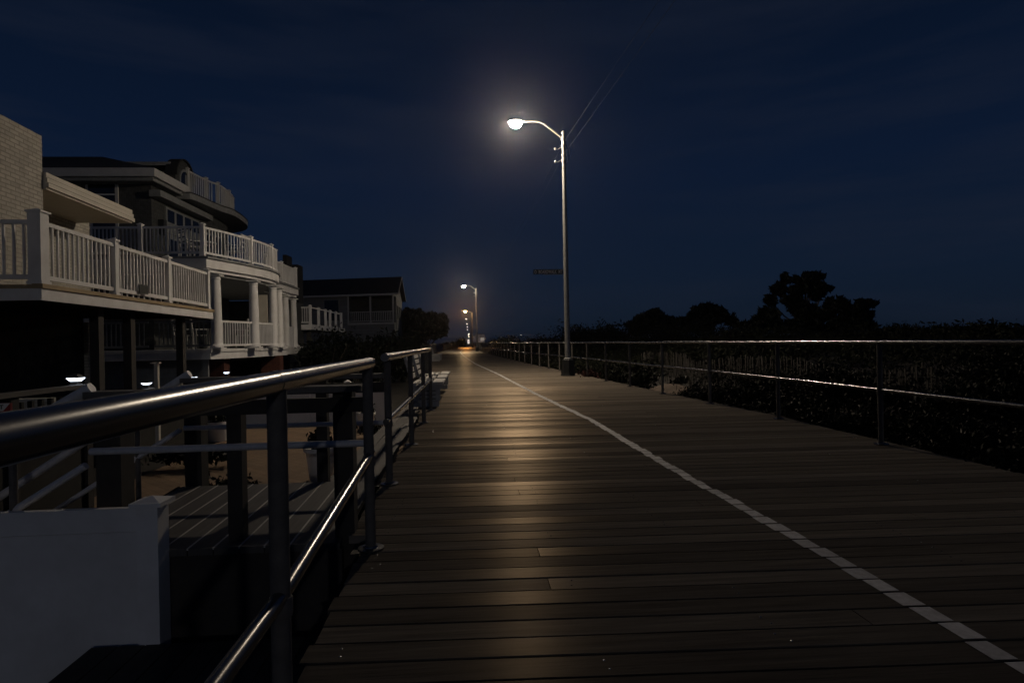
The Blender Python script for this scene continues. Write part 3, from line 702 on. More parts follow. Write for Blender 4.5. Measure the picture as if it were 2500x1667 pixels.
# bowed upper bay with roof deck
ey = [W(463, 470, z=7.2), W(483, 477, z=7.2), W(537, 501, z=7.2), W(575, 515, z=7.2), W(605, 541, z=7.2)]
eb = arc([(p_.x, p_.y) for p_ in ey] + [(ey[-1].x - .9, ey[-1].y + 1.4), (ey[-1].x - 2.2, ey[-1].y + 1.8)], 4)
def slab2(d, z0, z1, m, name, par=house2):
    q = offs(eb, d); return MB().prism([(p_.x, p_.y) for p_ in q] + [(-16, q[-1].y), (-16, q[0].y)], z0, z1).build(name, m, par)
slab2(.0, 6.95, 7.18, M['dtrim'], 'bay_eave'); slab2(-.02, 7.182, 7.22, M['roof'], 'bay_roof')
slab2(.9, -1.1 if False else Z2 + .002, 6.948, M['shingle'], 'bay_wall')
wq = offs(eb, .88)
for (i0, i1) in ((8, 10), (11, 13), (14, 16)):
    p_, q_ = wq[i0], wq[i1]; nrm = Vector((q_.y - p_.y, p_.x - q_.x, 0)).normalized()
    def hx(e, z0, z1, s_): return MB().hexa([(p_ + (q_ - p_) * s_ + nrm * .0) + Vector((0, 0, z0)), (p_ + (q_ - p_) * s_ + nrm * e) + Vector((0, 0, z0)), (q_ - (q_ - p_) * s_ + nrm * e) + Vector((0, 0, z0)), (q_ - (q_ - p_) * s_) + Vector((0, 0, z0)),
                                           (p_ + (q_ - p_) * s_) + Vector((0, 0, z1)), (p_ + (q_ - p_) * s_ + nrm * e) + Vector((0, 0, z1)), (q_ - (q_ - p_) * s_ + nrm * e) + Vector((0, 0, z1)), (q_ - (q_ - p_) * s_) + Vector((0, 0, z1))])
    w_ = hx(.10, Z2 + .5, 6.1, 0).build('window', M['dtrim'], house2); hx(.112, Z2 + .6, 6.0, .09).build('pane', M['glass'], w_)
rq = offs(eb, .6)[5:]
mbr = MB()
for a_, b_ in zip(rq, rq[1:]): baluster_panel(mbr, a_, b_, 7.22, 1.1, .14, .004, bal=.036, i0=0)
r3 = mbr.build('roof_railing', M['trim'], house2)
for i in (0, 3, 6, 9, 13, len(rq) - 1):
    if i < len(rq): rail_post(rq[i], 7.22, 1.15, .1, M['trim'], r3)
railing(house2, [Vector((rq[0].x, rq[0].y, 0)), Vector((rq[0].x - 1.6, rq[0].y, 0))], 7.22, 1.1, M['trim'], post=.09, gap=.14, skip=(0,), name='roof_side_railing', bal=.026)
# dark roofs peeking over the balcony
for (x0, x1, y0_, y1_, Y) in ((690, 700, 622, 660, 33), (706, 728, 646, 670, 36)):
    a_ = W(x0, y0_, Y=Y); b_ = W(x1, y1_, Y=Y); MB().box(a_.x, b_.x, Y, Y + 1.0, 3.0, a_.z).build('chimney', M['roof'], house2)
# interior lit curtain panel
a_ = W(631, 720, Y=26.5); b_ = W(652, 752, Y=26.5)
MB().box(a_.x, b_.x, 26.5, 26.6, Z1 + .9, a_.z).build('wall_panel', M['creamt'], house2)
# porch chairs and balcony chairs
def slat_chair(x, y, z, rot, label, m, tall=1.05, group='porch chairs on the columned house'):
    t = thing('porch_chair', (x, y, z), label, 'chair', group)
    def q(a, b, c): return Vector((x + a * cos(rot) - b * sin(rot), y + a * sin(rot) + b * cos(rot), z + c))
    s_ = MB()
    for i in range(4): s_.bar(q(-.25, -.2 + i * .13, .46), q(.25, -.2 + i * .13, .46), .1, .02)
    s_.build('seat', m, t)
    b_ = MB()
    for i in range(3): b_.bar(q(-.22, .26, .62 + i * .16), q(.22, .27, .62 + i * .16), .02, .05)
    for e in (-.24, .24): b_.bar(q(e, .22, .46), q(e, .30, tall), .04, .04, up=Vector((0, 1, 0)))
    b_.bar(q(-.25, .30, tall - .04), q(.25, .30, tall - .04), .03, .06); b_.build('backrest', m, t)
    for (e, f) in ((-.23, -.22), (.23, -.22), (-.23, .22), (.23, .22)): MB().bar(q(e, f, .0), q(e, f, .45), .04, .04, up=Vector((0, 1, 0))).build('leg', m, t)
    for e in (-.27, .27):
        MB().bar(q(e, -.25, .66), q(e, .25, .66), .06, .025).bar(q(e, -.22, .46), q(e, -.22, .65), .03, .03, up=Vector((0, 1, 0))).build('armrest', m, t)
    return t
slat_chair(W(452, 830, Y=20.8).x, 20.8, Z1, 2.6, 'white slat chair on the lower porch, left of the first column', M['trim'])
slat_chair(W(490, 830, Y=20.9).x, 20.9, Z1, 2.0, 'white slat chair on the lower porch, directly beside the first column', M['trim'])
slat_chair(W(600, 830, Y=22.6).x, 22.6, Z1, -1.9, 'white slat chair on the lower porch between the first and second columns', M['trim'])
slat_chair(W(465, 600, Y=20.9).x, 20.9, Z2, 2.4, 'white chair on the upper balcony behind the side railing', M['trim'])
slat_chair(W(575, 600, Y=21.9).x, 21.9, Z2, -1.6, 'white chair on the upper balcony behind the lit front railing', M['trim'])
x_ = W(490, 600, Y=21.4).x
t = thing('balcony_table', (x_, 21.6, Z2), 'small round white table between the chairs on the upper balcony', 'table')
MB().lathe((x_, 21.6, Z2), [(.40, .70), (.42, .71), (.42, .74), (.40, .75)], 20).build('table_top', M['trim'], t)
MB().lathe((x_, 21.6, Z2), [(.22, 0), (.20, .03), (.03, .06), (.03, .70)], 16).build('pedestal', M['trim'], t)

# ---------------------------------------------------------------- raised deck between the houses
t = thing('raised_deck', (-11, 34, -1), 'small raised deck with white posts between the columned house and the grey house', 'deck')
Yd = 33.5; zf = W(757, 792, Y=Yd).z; c1 = W(757, 790, Y=Yd)
MB().box(c1.x - 3.0, c1.x + .05, Yd, Yd + 9, zf - .28, zf).build('deck_floor', M['vinyl'], t)
railing(t, [Vector((c1.x - 3, Yd + .08, 0)), Vector((c1.x, Yd + .08, 0))], zf, .95, M['vinyl'], post=.13)
pp = [Vector((W(px, 780, X=c1.x).x, W(px, 780, X=c1.x).y, 0)) for px in (757, 778, 795, 806, 820, 833)]
mbr = MB()
for a_, b_ in zip(pp, pp[1:]): mbr.bar(a_ + Vector((0, 0, zf + .92)), b_ + Vector((0, 0, zf + .92)), .05, .06)
r_ = mbr.build('side_rail', M['vinyl'], t)
for q in pp[1:]: rail_post(q, zf, .97, .13, M['vinyl'], r_)
MB().box(c1.x - 2.6, c1.x - 2.4, Yd + .4, Yd + .6, -1.1, zf - .28).box(c1.x - .3, c1.x - .1, Yd + .4, Yd + .6, -1.1, zf - .28).build('support_post', M['dwood'], t)

# ---------------------------------------------------------------- HOUSE 3 : grey sided house with dark gable roof
house3 = thing('grey_house', (-11, 58, -1), 'grey sided house with a long dark gabled roof and a recessed balcony, at mid distance', 'house')
El = W(735, 719, z=5.9); Er = W(966, 711.5, z=5.9)
dv = (Er - El); dv.z = 0; LW = dv.length; dv.normalize(); bk_ = Vector((-.03, 1, 0))
def H3(a, b, z): return Vector((El.x, El.y, 0)) + dv * a + bk_ * b + Vector((0, 0, z))
zr = 7.75; DP = 9.5
px0 = (W(857, 750, Y=El.y) - H3(0, 0, 0)).dot(dv); px1 = LW - .25
ZB = 3.15; ZT = 5.65
def b3(a0, a1, b0, b1, z0, z1, m, name, par=house3):
    mb = MB(); obox(mb, lambda a, b, z: H3(a, b, z), a0, a1, b0, b1, z0, z1); return mb.build(name, M[m], par)
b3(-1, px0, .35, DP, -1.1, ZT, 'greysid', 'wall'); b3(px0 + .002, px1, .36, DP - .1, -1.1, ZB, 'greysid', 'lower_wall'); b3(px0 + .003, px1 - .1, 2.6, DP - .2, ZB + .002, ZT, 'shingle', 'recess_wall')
b3(px1 - .098, px1 + .05, 2.6, DP, -1.1, ZT, 'greysid', 'side_wall')
b3(px0 - .002, px1 + .05, .30, 2.6, ZT + .002, ZT + .12, 'dtrim', 'balcony_ceiling')
b3(px0 + .003, px1, .2, 2.58, ZB - .2, ZB - .01, 'trim', 'balcony_floor')
for a_ in (px0 + .08, (px0 + px1) / 2, px1 - .05): b3(a_ - .08, a_ + .08, .22, .36, ZB, ZT, 'trim', 'balcony_post')
mbr = MB(); baluster_panel(mbr, H3(px0 + .1, .28, 0), H3((px0 + px1) / 2, .28, 0), ZB, 1.0, .17, .06, bal=.05); baluster_panel(mbr, H3((px0 + px1) / 2, .28, 0), H3(px1 - .05, .28, 0), ZB, 1.0, .17, .06, bal=.05)
mbr.build('balcony_railing', M['trim'], house3)
a0 = (W(793, 735, Y=El.y) - H3(0, 0, 0)).dot(dv); a1 = (W(836, 755, Y=El.y) - H3(0, 0, 0)).dot(dv)
w_ = b3(a0, a1, .28, .345, 3.3, 5.4, 'dtrim', 'window'); b3(a0 + .1, a1 - .1, .26, .275, 3.4, 5.3, 'glass', 'pane', w_)
mb = MB(); e = .45
mb.add([H3(-1.5, -.1, 5.72), H3(px1 + e, -.1, 5.72), H3(px1 + e, DP / 2, zr), H3(-1.5, DP / 2, zr), H3(px1 + e, DP + .4, 5.72), H3(-1.5, DP + .4, 5.72),
        H3(-1.5, -.1, 5.60), H3(px1 + e, -.1, 5.60), H3(px1 + e, DP / 2, zr - .16), H3(-1.5, DP / 2, zr - .16), H3(px1 + e, DP + .4, 5.60), H3(-1.5, DP + .4, 5.60)],
       [(0, 1, 2, 3), (3, 2, 4, 5), (7, 6, 9, 8), (8, 9, 11, 10), (0, 3, 9, 6), (3, 5, 11, 9), (1, 7, 8, 2), (2, 8, 10, 4), (5, 4, 10, 11)])
rf = mb.build('roof', M['roof'], house3)
MB().bar(H3(-1.5, -.13, 5.66), H3(px1 + e, -.13, 5.66), .05, .17).build('gutter', M['trim'], rf)
MB().bar(H3(px1 + e + .03, -.1, 5.66), H3(px1 + e + .03, DP / 2, zr - .08), .04, .14).bar(H3(px1 + e + .03, DP / 2, zr - .08), H3(px1 + e + .03, DP + .4, 5.66), .04, .14).build('barge_board', M['dtrim'], rf)
mb = MB().add([H3(px1 + .05, .2, 5.6), H3(px1 + .05, DP, 5.6), H3(px1 + .05, DP / 2, zr - .2), H3(px1 - .1, .2, 5.6), H3(px1 - .1, DP, 5.6), H3(px1 - .1, DP / 2, zr - .2)], [(0, 1, 2), (5, 4, 3), (0, 3, 4, 1), (1, 4, 5, 2), (2, 5, 3, 0)]); mb.build('gable_wall', M['greysid'], house3)
for i in range(3):
    f = b3(px1 + .052, px1 + .08, 3.2 + i * 2.0, 4.2 + i * 2.0, 3.4, 4.9, 'dtrim', 'side_window'); b3(px1 + .082, px1 + .09, 3.3 + i * 2.0, 4.1 + i * 2.0, 3.5, 4.8, 'glass', 'pane', f)

# ---------------------------------------------------------------- stair landing beside the boardwalk opening
lx0, lx1, ly0, ly1 = -2.35, -.77, 3.62, 5.25
t = MB(); n = 11; w_ = (lx1 - lx0) / n
sk = .05
for i in range(n):
    xa = lx0 + i * w_; t.hexa([(xa, ly0, -.06), (xa + w_ - .008, ly0, -.06), (xa + w_ - .008 - sk, ly1, -.06), (xa - sk, ly1, -.06), (xa, ly0, -.02), (xa + w_ - .008, ly0, -.02), (xa + w_ - .008 - sk, ly1, -.02), (xa - sk, ly1, -.02)], random.random())
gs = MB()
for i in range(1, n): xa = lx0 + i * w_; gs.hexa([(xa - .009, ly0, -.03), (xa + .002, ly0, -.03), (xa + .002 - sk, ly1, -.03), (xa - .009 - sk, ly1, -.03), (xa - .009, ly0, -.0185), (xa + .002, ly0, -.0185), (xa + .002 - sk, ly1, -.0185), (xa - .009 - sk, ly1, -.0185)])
ld = t.build('stair_landing', M['landing'], loc=(-1.5, 4.4, -1), label='grey board landing at the gap in the boardwalk railing, at the stair top', cat='landing')
gs.build('lit_gap_strips', M['slat'], ld)  # pale strips along the gaps, painting in the light on the board edges
MB().box(lx0, lx1, ly0 + .02, ly0 + .06, -.95, -.063).build('landing_fascia', M['dwood'], ld)
MB().box(lx0, lx1, ly1 - .06, ly1 - .02, -.95, -.063).build('landing_fascia', M['dwood'], ld)
# stairs down to the left
st_ = thing('staircase', (-3.2, 4.4, -1), 'timber steps going down left from the landing between two pipe handrails', 'stairs')
for i in range(5):
    xa = lx0 - .02 - .29 * (i + 1); MB().box(xa, xa + .30, ly0 + .1, ly1 - .1, -.06 - .18 * (i + 1), -.02 - .18 * (i + 1)).build('step', M['landing'], st_)
MB().bar((lx0, ly0 + .05, -.12), (lx0 - 1.5, ly0 + .05, -1.0), .05, .26).bar((lx0, ly1 - .05, -.12), (lx0 - 1.5, ly1 - .05, -1.0), .05, .26).build('stringer', M['dwood'], st_)
# timber guard rails with pipe mid rails, and sloping pipe handrails
def guard(y, label, posts, zc, xl, xr, zp):
    t = thing('timber_guard_rail', (xl, y, 0), label, 'railing', 'timber guard rails at the landing')
    MB().bar((xl, y, zc), (xr, y, zc), .15, .036, tone=.6).build('cap_board', M['wood'], t)
    MB().bar((xl + .05, y + .035, zc - .10), (xr, y + .035, zc - .10), .036, .085, tone=.3).build('rail_board', M['dwood'], t)
    for (x, w_) in posts: MB().box(x - w_ / 2, x + w_ / 2, y + .06, y + .06 + w_, -1.0, zc - .02).build('post', M['dwood'], t)
    MB().tube([(xl, y - .01, zp), (xr, y - .01, zp)], .021, 14).build('pipe_rail', M['pale'], t, smooth=True)
    return t
yA, yB = 3.66, 5.22
def Xa(px, y): return W(px, 1000, Y=y).x
guard(yA, 'dark timber guard rail with a pipe mid rail on the near side of the landing', [(Xa(247, yA), .14), (Xa(560, yA), .085), (Xa(831, yA), .115)], .875, Xa(222, yA), Xa(888, yA), W(590, 1090, Y=yA).z)
guard(yB, 'dark timber guard rail with a pipe mid rail on the far side of the landing', [(Xa(461, yB), .135), (Xa(780, yB), .09)], .865, Xa(450, yB), Xa(944, yB), W(690, 1038, Y=yB).z)
def handrail(y, top, p2, low, low2, label, r1, r2):
    t = thing('stair_handrail', (W(*top, Y=y).x, y, 0), label, 'handrail', 'pipe handrails of the stairs')
    a = W(*top, Y=y); b = W(*p2, Y=y); d = (b - a).normalized(); L_ = 2.4
    MB().tube([a, a + d * L_], r1, 16).build('top_pipe', M['pale'], t, smooth=True)
    c = W(*low, Y=y); e_ = W(*low2, Y=y); MB().tube([c, c + (e_ - c).normalized() * (L_ - .3)], r2, 14).build('lower_pipe', M['pale'], t, smooth=True)
    for f in (.5, 2.0):
        q = a + d * f; MB().tube([(q.x, y, -1.0), (q.x, y, q.z - r1 * .5)], r2, 12).build('post', M['post'], t, smooth=True)
handrail(yA - .02, (224, 946), (110, 1012), (210, 1136), (25, 1252), 'pipe handrail with a cut end on the near side of the stairs, at far left', .032, .021)
handrail(yB - .02, (463, 912), (395, 956), (440, 1050), (200, 1204), 'pipe handrail with a cut end on the far side of the stairs', .032, .021)
# lower platform beside the walk, nearest camera
t = MB()
for i in range(9):
    xa = -2.10 + i * .145; t.box(xa, xa + .137, -1.5, 3.50, -.56, -.50, random.random())
pf = t.build('lower_platform', M['dwood'], loc=(-1.4, 1, -1), label='dark rough timber platform below the railing at bottom left', cat='platform')
MB().box(-2.12, -.80, 3.46, 3.50, -1.0, -.565).build('platform_fascia', M['dwood'], pf)
t = MB()
for i in range(3): t.box(-1.32 + i * .15, -1.32 + i * .15 + .143, 5.35, 12.5, -.14, -.10, random.random())
t.build('timber_ledge', M['wood'], loc=(-1.2, 5.4, -1), label='weathered plank ledge running beside the boardwalk beyond the landing', cat='ledge')
# near white vinyl fence
yF = 3.53
fz = W(330, 1240, Y=yF).z; xr = W(392, 1300, Y=yF).x
t = thing('vinyl_fence', (xr, yF, -1), 'white vinyl fence panel with a capped end post, lower left corner', 'fence', 'white vinyl fences')
MB().box(-6, xr - .115, yF, yF + .04, fz - .13, fz).box(-6, xr - .115, yF + .006, yF + .034, -1.0, fz - .133).build('panel', M['vinyl'], t)
mb = MB(); pw = .125
mb.box(xr - pw + .012, xr, yF - .03, yF - .03 + pw, -1.0 + .39, fz + .01)
mb.build('end_post', M['vinyl'], t)
xc, yc_ = xr - pw / 2 + .006, yF - .03 + pw / 2; c = pw / 2 + .022
MB().box(xc - c, xc + c, yc_ - c, yc_ + c, fz + .011, fz + .035).add([(xc - c + .01, yc_ - c + .01, fz + .035), (xc + c - .01, yc_ - c + .01, fz + .035), (xc + c - .01, yc_ + c - .01, fz + .035), (xc - c + .01, yc_ + c - .01, fz + .035), (xc, yc_, fz + .06)], [(0, 1, 4), (1, 2, 4), (2, 3, 4), (3, 0, 4)]).build('post_cap', M['vinyl'], t)
# far white vinyl fence beyond the stairs
yG = 16.6
a_ = W(555, 1000, Y=yG).x; b_ = W(945, 950, Y=yG).x
t = thing('vinyl_fence', (a_, yG, -1), 'low white vinyl fence behind the landing rails, beside the brown paved yard', 'fence', 'white vinyl fences')
mb = MB(); n = 4
for i in range(n): mb.box(a_ + (b_ - a_) * i / n + .06, a_ + (b_ - a_) * (i + 1) / n - .06, yG, yG + .04, -.92, .05)
mb.build('panel', M['vinyl'], t)
for i in range(n + 1): rail_post((a_ + (b_ - a_) * i / n, yG + .02), -1, 1.12, .115, M['vinyl'], t)
# paved yard
pv = MB().prism([(-5.3, 6.2), (-1.35, 6.2), (-1.35, 16.4), (-5.75, 16.4)], -1.0, -.985).build('paved_yard', M['brown'], kind='structure')

# picket fences with solar caps
SOLAR_LABELS = ['solar post light topmost left, on the fence under the brick house deck', 'solar post light on the near end of the long picket fence', 'solar post light in the middle of the picket fence', 'solar post light on the far end of the picket fence, by the red brick pier']
def solar(c, w, label):
    w *= .82
    t = thing('solar_post_light', c, label, 'light', 'solar post cap lights')
    MB().add([c + Vector(p_) for p_ in ((-w / 2, -w / 2, .035), (w / 2, -w / 2, .035), (w / 2, w / 2, .035), (-w / 2, w / 2, .035), (-w * .2, -w * .2, .075), (w * .2, -w * .2, .075), (w * .2, w * .2, .075), (-w * .2, w * .2, .075))],
             [(3, 2, 1, 0), (4, 5, 6, 7), (0, 1, 5, 4), (1, 2, 6, 5), (2, 3, 7, 6), (3, 0, 4, 7)]).build('cap', M['black'], t)
    MB().add([c + Vector(p_) for p_ in ((-w * .28, -w * .28, 0), (w * .28, -w * .28, 0), (w * .28, w * .28, 0), (-w * .28, w * .28, 0), (-w * .46, -w * .46, .034), (w * .46, -w * .46, .034), (w * .46, w * .46, .034), (-w * .46, w * .46, .034))],
             [(3, 2, 1, 0), (4, 5, 6, 7), (0, 1, 5, 4), (1, 2, 6, 5), (2, 3, 7, 6), (3, 0, 4, 7)]).build('glowing_diffuser', SOLAR, t)
def picket(a, b, ztop, label, gap=.14, zb=-1.0):
    t = thing('picket_fence', (a.x, a.y, -1), label, 'fence', 'timber picket fences in the yard')
    A_ = Vector((a.x, a.y, ztop)); B_ = Vector((b.x, b.y, ztop))
    MB().bar(A_, B_, .14, .04, tone=.6).build('top_board', M['wood'], t)
    mb = MB(); n = int((B_ - A_).length / gap)
    for i in range(1, n): q = A_ + (B_ - A_) * (i / n); mb.bar(q - Vector((0, 0, .06 + .02)), q - Vector((0, 0, ztop - zb - .1)), .04, .04, up=(B_ - A_).normalized())
    mb.bar(A_ - Vector((0, 0, ztop - zb - .1)), B_ - Vector((0, 0, ztop - zb - .1)), .04, .09)
    mb.build('balusters', M['btimber_shade'], t)
    MB().bar((a.x, a.y, (zb - 1) / 2), (b.x, b.y, (zb - 1) / 2), .03, zb + 1).build('skirt_board', M['btimber_shade'], t)
    for f in (0, .5, 1):
        q = A_ + (B_ - A_) * f; MB().box(q.x - .05, q.x + .05, q.y - .05, q.y + .05, -1, ztop - .022).build('post', M['dwood'], t)
fa = W(0, 966, z=.74); fb_ = W(206, 942, z=.74)
picket(W(-260, 998, z=.74), fb_, .74, 'weathered picket fence at far left below the brick house deck', zb=.15)
ra = W(300, 960, z=.27); rb = W(560, 921, z=.27)
picket(ra, rb, .27, 'weathered picket fence with solar lights running back towards the columned house', zb=-.25)
for (px, py, zz, w_), lb in zip(((185, 930, .79, .17), (358, 938.5, .36, .21), (472, 923.5, .345, .19), (553, 911.5, .335, .17)), SOLAR_LABELS):
    c = W(px, py, z=zz); solar(c, w_, lb)
    MB().box(c.x - w_ * .22, c.x + w_ * .22, c.y - w_ * .22, c.y + w_ * .22, -1, c.z - .002).build('fence_post', M['dwood'], loc=(c.x, c.y, -1), label=lb.replace('solar post light', 'timber post below the light').replace(' topmost left', '').replace(' in the middle', ' mid way').replace(', by the red brick pier', ''), cat='post', group='posts carrying solar lights')
# lit cream brick garden wall seen between pickets
a_ = W(-30, 1000, Y=8.2); b_ = W(118, 1000, Y=8.2)
MB().box(a_.x, b_.x, 8.2, 8.35, -1, W(60, 974, Y=8.2).z).build('garden_wall', M['cream'], loc=(a_.x, 8.2, -1), label='low cream brick wall glimpsed through the pickets at far left', cat='wall')
# sign at the left edge
Ys = 4.6
a_ = W(-45, 1060, Y=Ys); b_ = W(25, 984, Y=Ys)
t = thing('yard_sign', (b_.x, Ys, -1), 'red and white sign with a black letter T cut off by the left edge', 'sign')
MB().box(a_.x, b_.x, Ys, Ys + .02, a_.z, b_.z).build('panel', M['red'], t)
MB().add([(a_.x, Ys - .003, b_.z), (b_.x, Ys - .003, b_.z), (W(8, 1000, Y=Ys).x, Ys - .003, W(8, 1003, Y=Ys).z), (a_.x, Ys - .003, W(8, 1003, Y=Ys).z)], [(3, 2, 1, 0)]).build('white_field', M['letter'], t)
text_mesh('RENT', .042, 'lettering', M['sign'], t, (W(9.5, 1000, Y=Ys).x, Ys - .006, W(9, 998, Y=Ys).z), align='RIGHT', ext=.001)
MB().box(a_.x, a_.x + .05, Ys + .021, Ys + .06, -1, b_.z).build('stake', M['dwood'], t)
# white T shaped post
c = W(383, 945, Y=12.5); top = W(383, 888, Y=12.5)
t = thing('shower_post', (c.x, 12.5, -1), 'thin white post with a short arm at its top, under the brick house deck', 'post')
MB().box(c.x - .035, c.x + .035, 12.47, 12.54, -1, top.z).build('upright', M['creamt'], t)
MB().box(c.x - .1, c.x + .07, 12.46, 12.55, top.z + .001, top.z + .03).build('arm', M['creamt'], t)

# ---------------------------------------------------------------- planters and yard plants
def planter(px, py, Y, r, h, label, leafn=500):
    c = W(px, py, Y=Y); x = c.x
    t = thing('planter', (x, Y, -.985), label, 'planter', 'white planters in the yard')
    MB().lathe((x, Y, -.985), [(r * .62, 0), (r * .68, .02), (r * .88, h - .07), (r, h - .06), (r, h), (r * .9, h), (r * .85, h - .04)], 24).build('pot', M['vinyl'], t, smooth=True)
    MB().leaves((x, Y, -.985 + h + .08), (r * 1.05, r * 1.05, .22), leafn, .06, .2, seed=int(px)).build('plant', M['leaf'], t)
planter(783, 1100, 9.8, .26, .52, 'white round planter with low flowers on the brown paved yard')
planter(893, 1010, 15.2, .24, .45, 'white planter with a leafy plant in front of the low vinyl fence', 400)
planter(530, 1010, 14.2, .28, .45, 'white planter at the left end of the low vinyl fence', 400)
def bush(name, c, rad, n, size, m, label, cat='shrub', group=None, shell=.35, seed=1, lobes=5):
    t = thing(name, (c[0], c[1], c[2] - rad[2]), label, cat, group)
    mb = MB(); rn = random.Random(seed)
    for i in range(lobes):
        o = Vector((rn.uniform(-.5, .5) * rad[0], rn.uniform(-.5, .5) * rad[1], rn.uniform(-.45, .45) * rad[2]))
        k = rn.uniform(.5, .75); mb.leaves(Vector(c) + o, (rad[0] * k, rad[1] * k, rad[2] * k), n // lobes, size, shell, seed=seed * 31 + i)
    mb.build('foliage', m, t)
    st = MB()
    for i in range(4):
        a = rn.random() * 6.28; st.tube([(c[0], c[1], c[2] - rad[2]), (c[0] + cos(a) * rad[0] * .3, c[1] + sin(a) * rad[1] * .3, c[2]), (c[0] + cos(a) * rad[0] * .5, c[1] + sin(a) * rad[1] * .5, c[2] + rad[2] * .4)], [.03, .02, .008], 6)
    st.build('stem', M['bark'], t)
    return t
c = W(530, 1215, Y=7.6)
bush('leafy_bush', (c.x, 7.6, -.70), (.55, .45, .34), 1100, .055, M['leaf'], 'low dark leafy bush behind the landing, left of the tall rail post', seed=5)
c = W(480, 1075, Y=11)
bush('leafy_bush', (c.x, 11, -.75), (1.0, .5, .26), 800, .07, M['leaf'], 'low hedge clump beyond the landing at the left of the paved yard', seed=6)
c = W(925, 985, Y=14)
bush('leafy_bush', (c.x, 13.8, -.75), (.5, .5, .28), 500, .06, M['leaf'], 'small bush between the timber ledge and the low vinyl fence', seed=8)

# shrubs and trees on the left, middle distance
for (px, pt, Y, rx, lab, sd) in ((800, 790, 30, 1.9, 'big rounded dark shrub left in the hedge beyond the columned house', 11), (865, 797, 31, 1.7, 'big rounded dark shrub in the middle of the hedge below the grey house', 12),
                                 (935, 798, 33, 1.8, 'big rounded dark shrub at the right of the hedge below the grey house', 13), (985, 812, 36, 1.3, 'smaller dark shrub at the boardwalk end of the hedge', 14)):
    top = W(px, pt, Y=Y); hz = (top.z + 1) / 2
    bush('hedge_shrub', (top.x, Y, -1 + hz * .92), (rx, 1.8, hz * 1.15), 4200, .13, M['leaf'], lab, group='hedge shrubs below the grey house', seed=sd, lobes=9)
def tree(c, H, cr_, n, size, label, lobes, seed, m='leaf', group=None, name='dune_tree'):
    rn = random.Random(seed); x, y, z = c
    t = thing(name, c, label, 'tree', group)
    tr = MB(); tr.tube([(x, y, z - .1), (x + .1, y, z + H * .25), (x - .05, y, z + H * .5), (x + .1, y, z + H * .75)], [.16 * H / 5, .12 * H / 5, .09 * H / 5, .04 * H / 5], 9)
    fl = MB()
    for (dx, dy, dz, rx, ry, rz_) in lobes:
        tr.tube([(x, y, z + H * .3), (x + dx * .6, y + dy * .6, z + (H * .3 + dz) * .5), (x + dx, y + dy, z + dz)], [.06, .04, .015], 6)
        vol = rx * ry * rz_
        for q in range(5):
            o = Vector((rn.uniform(-.6, .6) * rx, rn.uniform(-.6, .6) * ry, rn.uniform(-.5, .5) * rz_)); k = rn.uniform(.5, .7)
            fl.leaves(Vector((x + dx, y + dy, z + dz)) + o, (rx * k, ry * k, rz_ * k), int(n * vol ** .5 / 2), size * 1.5, .1, seed=rn.randint(0, 9999))
    tr.build('trunk', M['bark'], t, smooth=True); fl.build('crown', M[m], t)
    return t
# tree beside the walk on the left
Y = 66; b_ = W(1040, 830, Y=Y); sc_ = Y / F_PX
def lob(px, py, rx, ry, base, Y_): q = W(px, py, Y=Y_); return (q.x - base[0], random.uniform(-.4, .4), q.z - base[2], rx * Y_ / F_PX, rx * .8 * Y_ / F_PX, ry * Y_ / F_PX)
base = (b_.x, Y, -1.0)
tree(base, 4.2, 1, 1300, .2, 'dark windswept tree beside the boardwalk, right of the grey house', [lob(1000, 772, 20, 16, base, Y), lob(1030, 778, 22, 18, base, Y), lob(1065, 775, 22, 14, base, Y), lob(1085, 784, 15, 9, base, Y), lob(1010, 805, 28, 25, base, Y), lob(1050, 805, 28, 22, base, Y), lob(1070, 815, 18, 14, base, Y), lob(995, 762, 6, 12, base, Y), lob(1025, 765, 7, 12, base, Y), lob(1000, 790, 34, 30, base, Y), lob(1045, 790, 40, 30, base, Y), lob(1075, 800, 26, 24, base, Y), lob(1030, 820, 50, 20, base, Y)], 21, name='dark_tree')
for (px, py, Y, r, lab, m, sd) in ((1092, 843, 100, 1.0, 'small orange lit bush left beside the far boardwalk', 'lit_leaf', 31), (1108, 841, 112, 1.15, 'round orange lit bush under the far street lamps', 'lit_leaf', 32)):
    c = W(px, py, Y=Y); bush('lit_bush', (c.x, Y, -.1), (r, r, 1.1), 900, .12, M[m], lab, group='bushes lit by the far lamps', seed=sd)
for (px, pt, Y, rx, lab, sd) in ((1120, 820, 150, 2.6, 'distant dark tree left of the far lamps', 41), (1098, 832, 180, 3.4, 'low distant tree behind the lit bushes', 42)):
    c = W(px, pt, Y=Y); hz = (c.z + 1) / 2
    bush('distant_tree', (c.x, Y, -1 + hz), (rx, 2, hz * 1.1), 1500, .22, M['leaf'], lab, 'tree', 'distant trees on the left', seed=sd)

# ---------------------------------------------------------------- dune side
def dz_at(x, y): return gh(x, y)
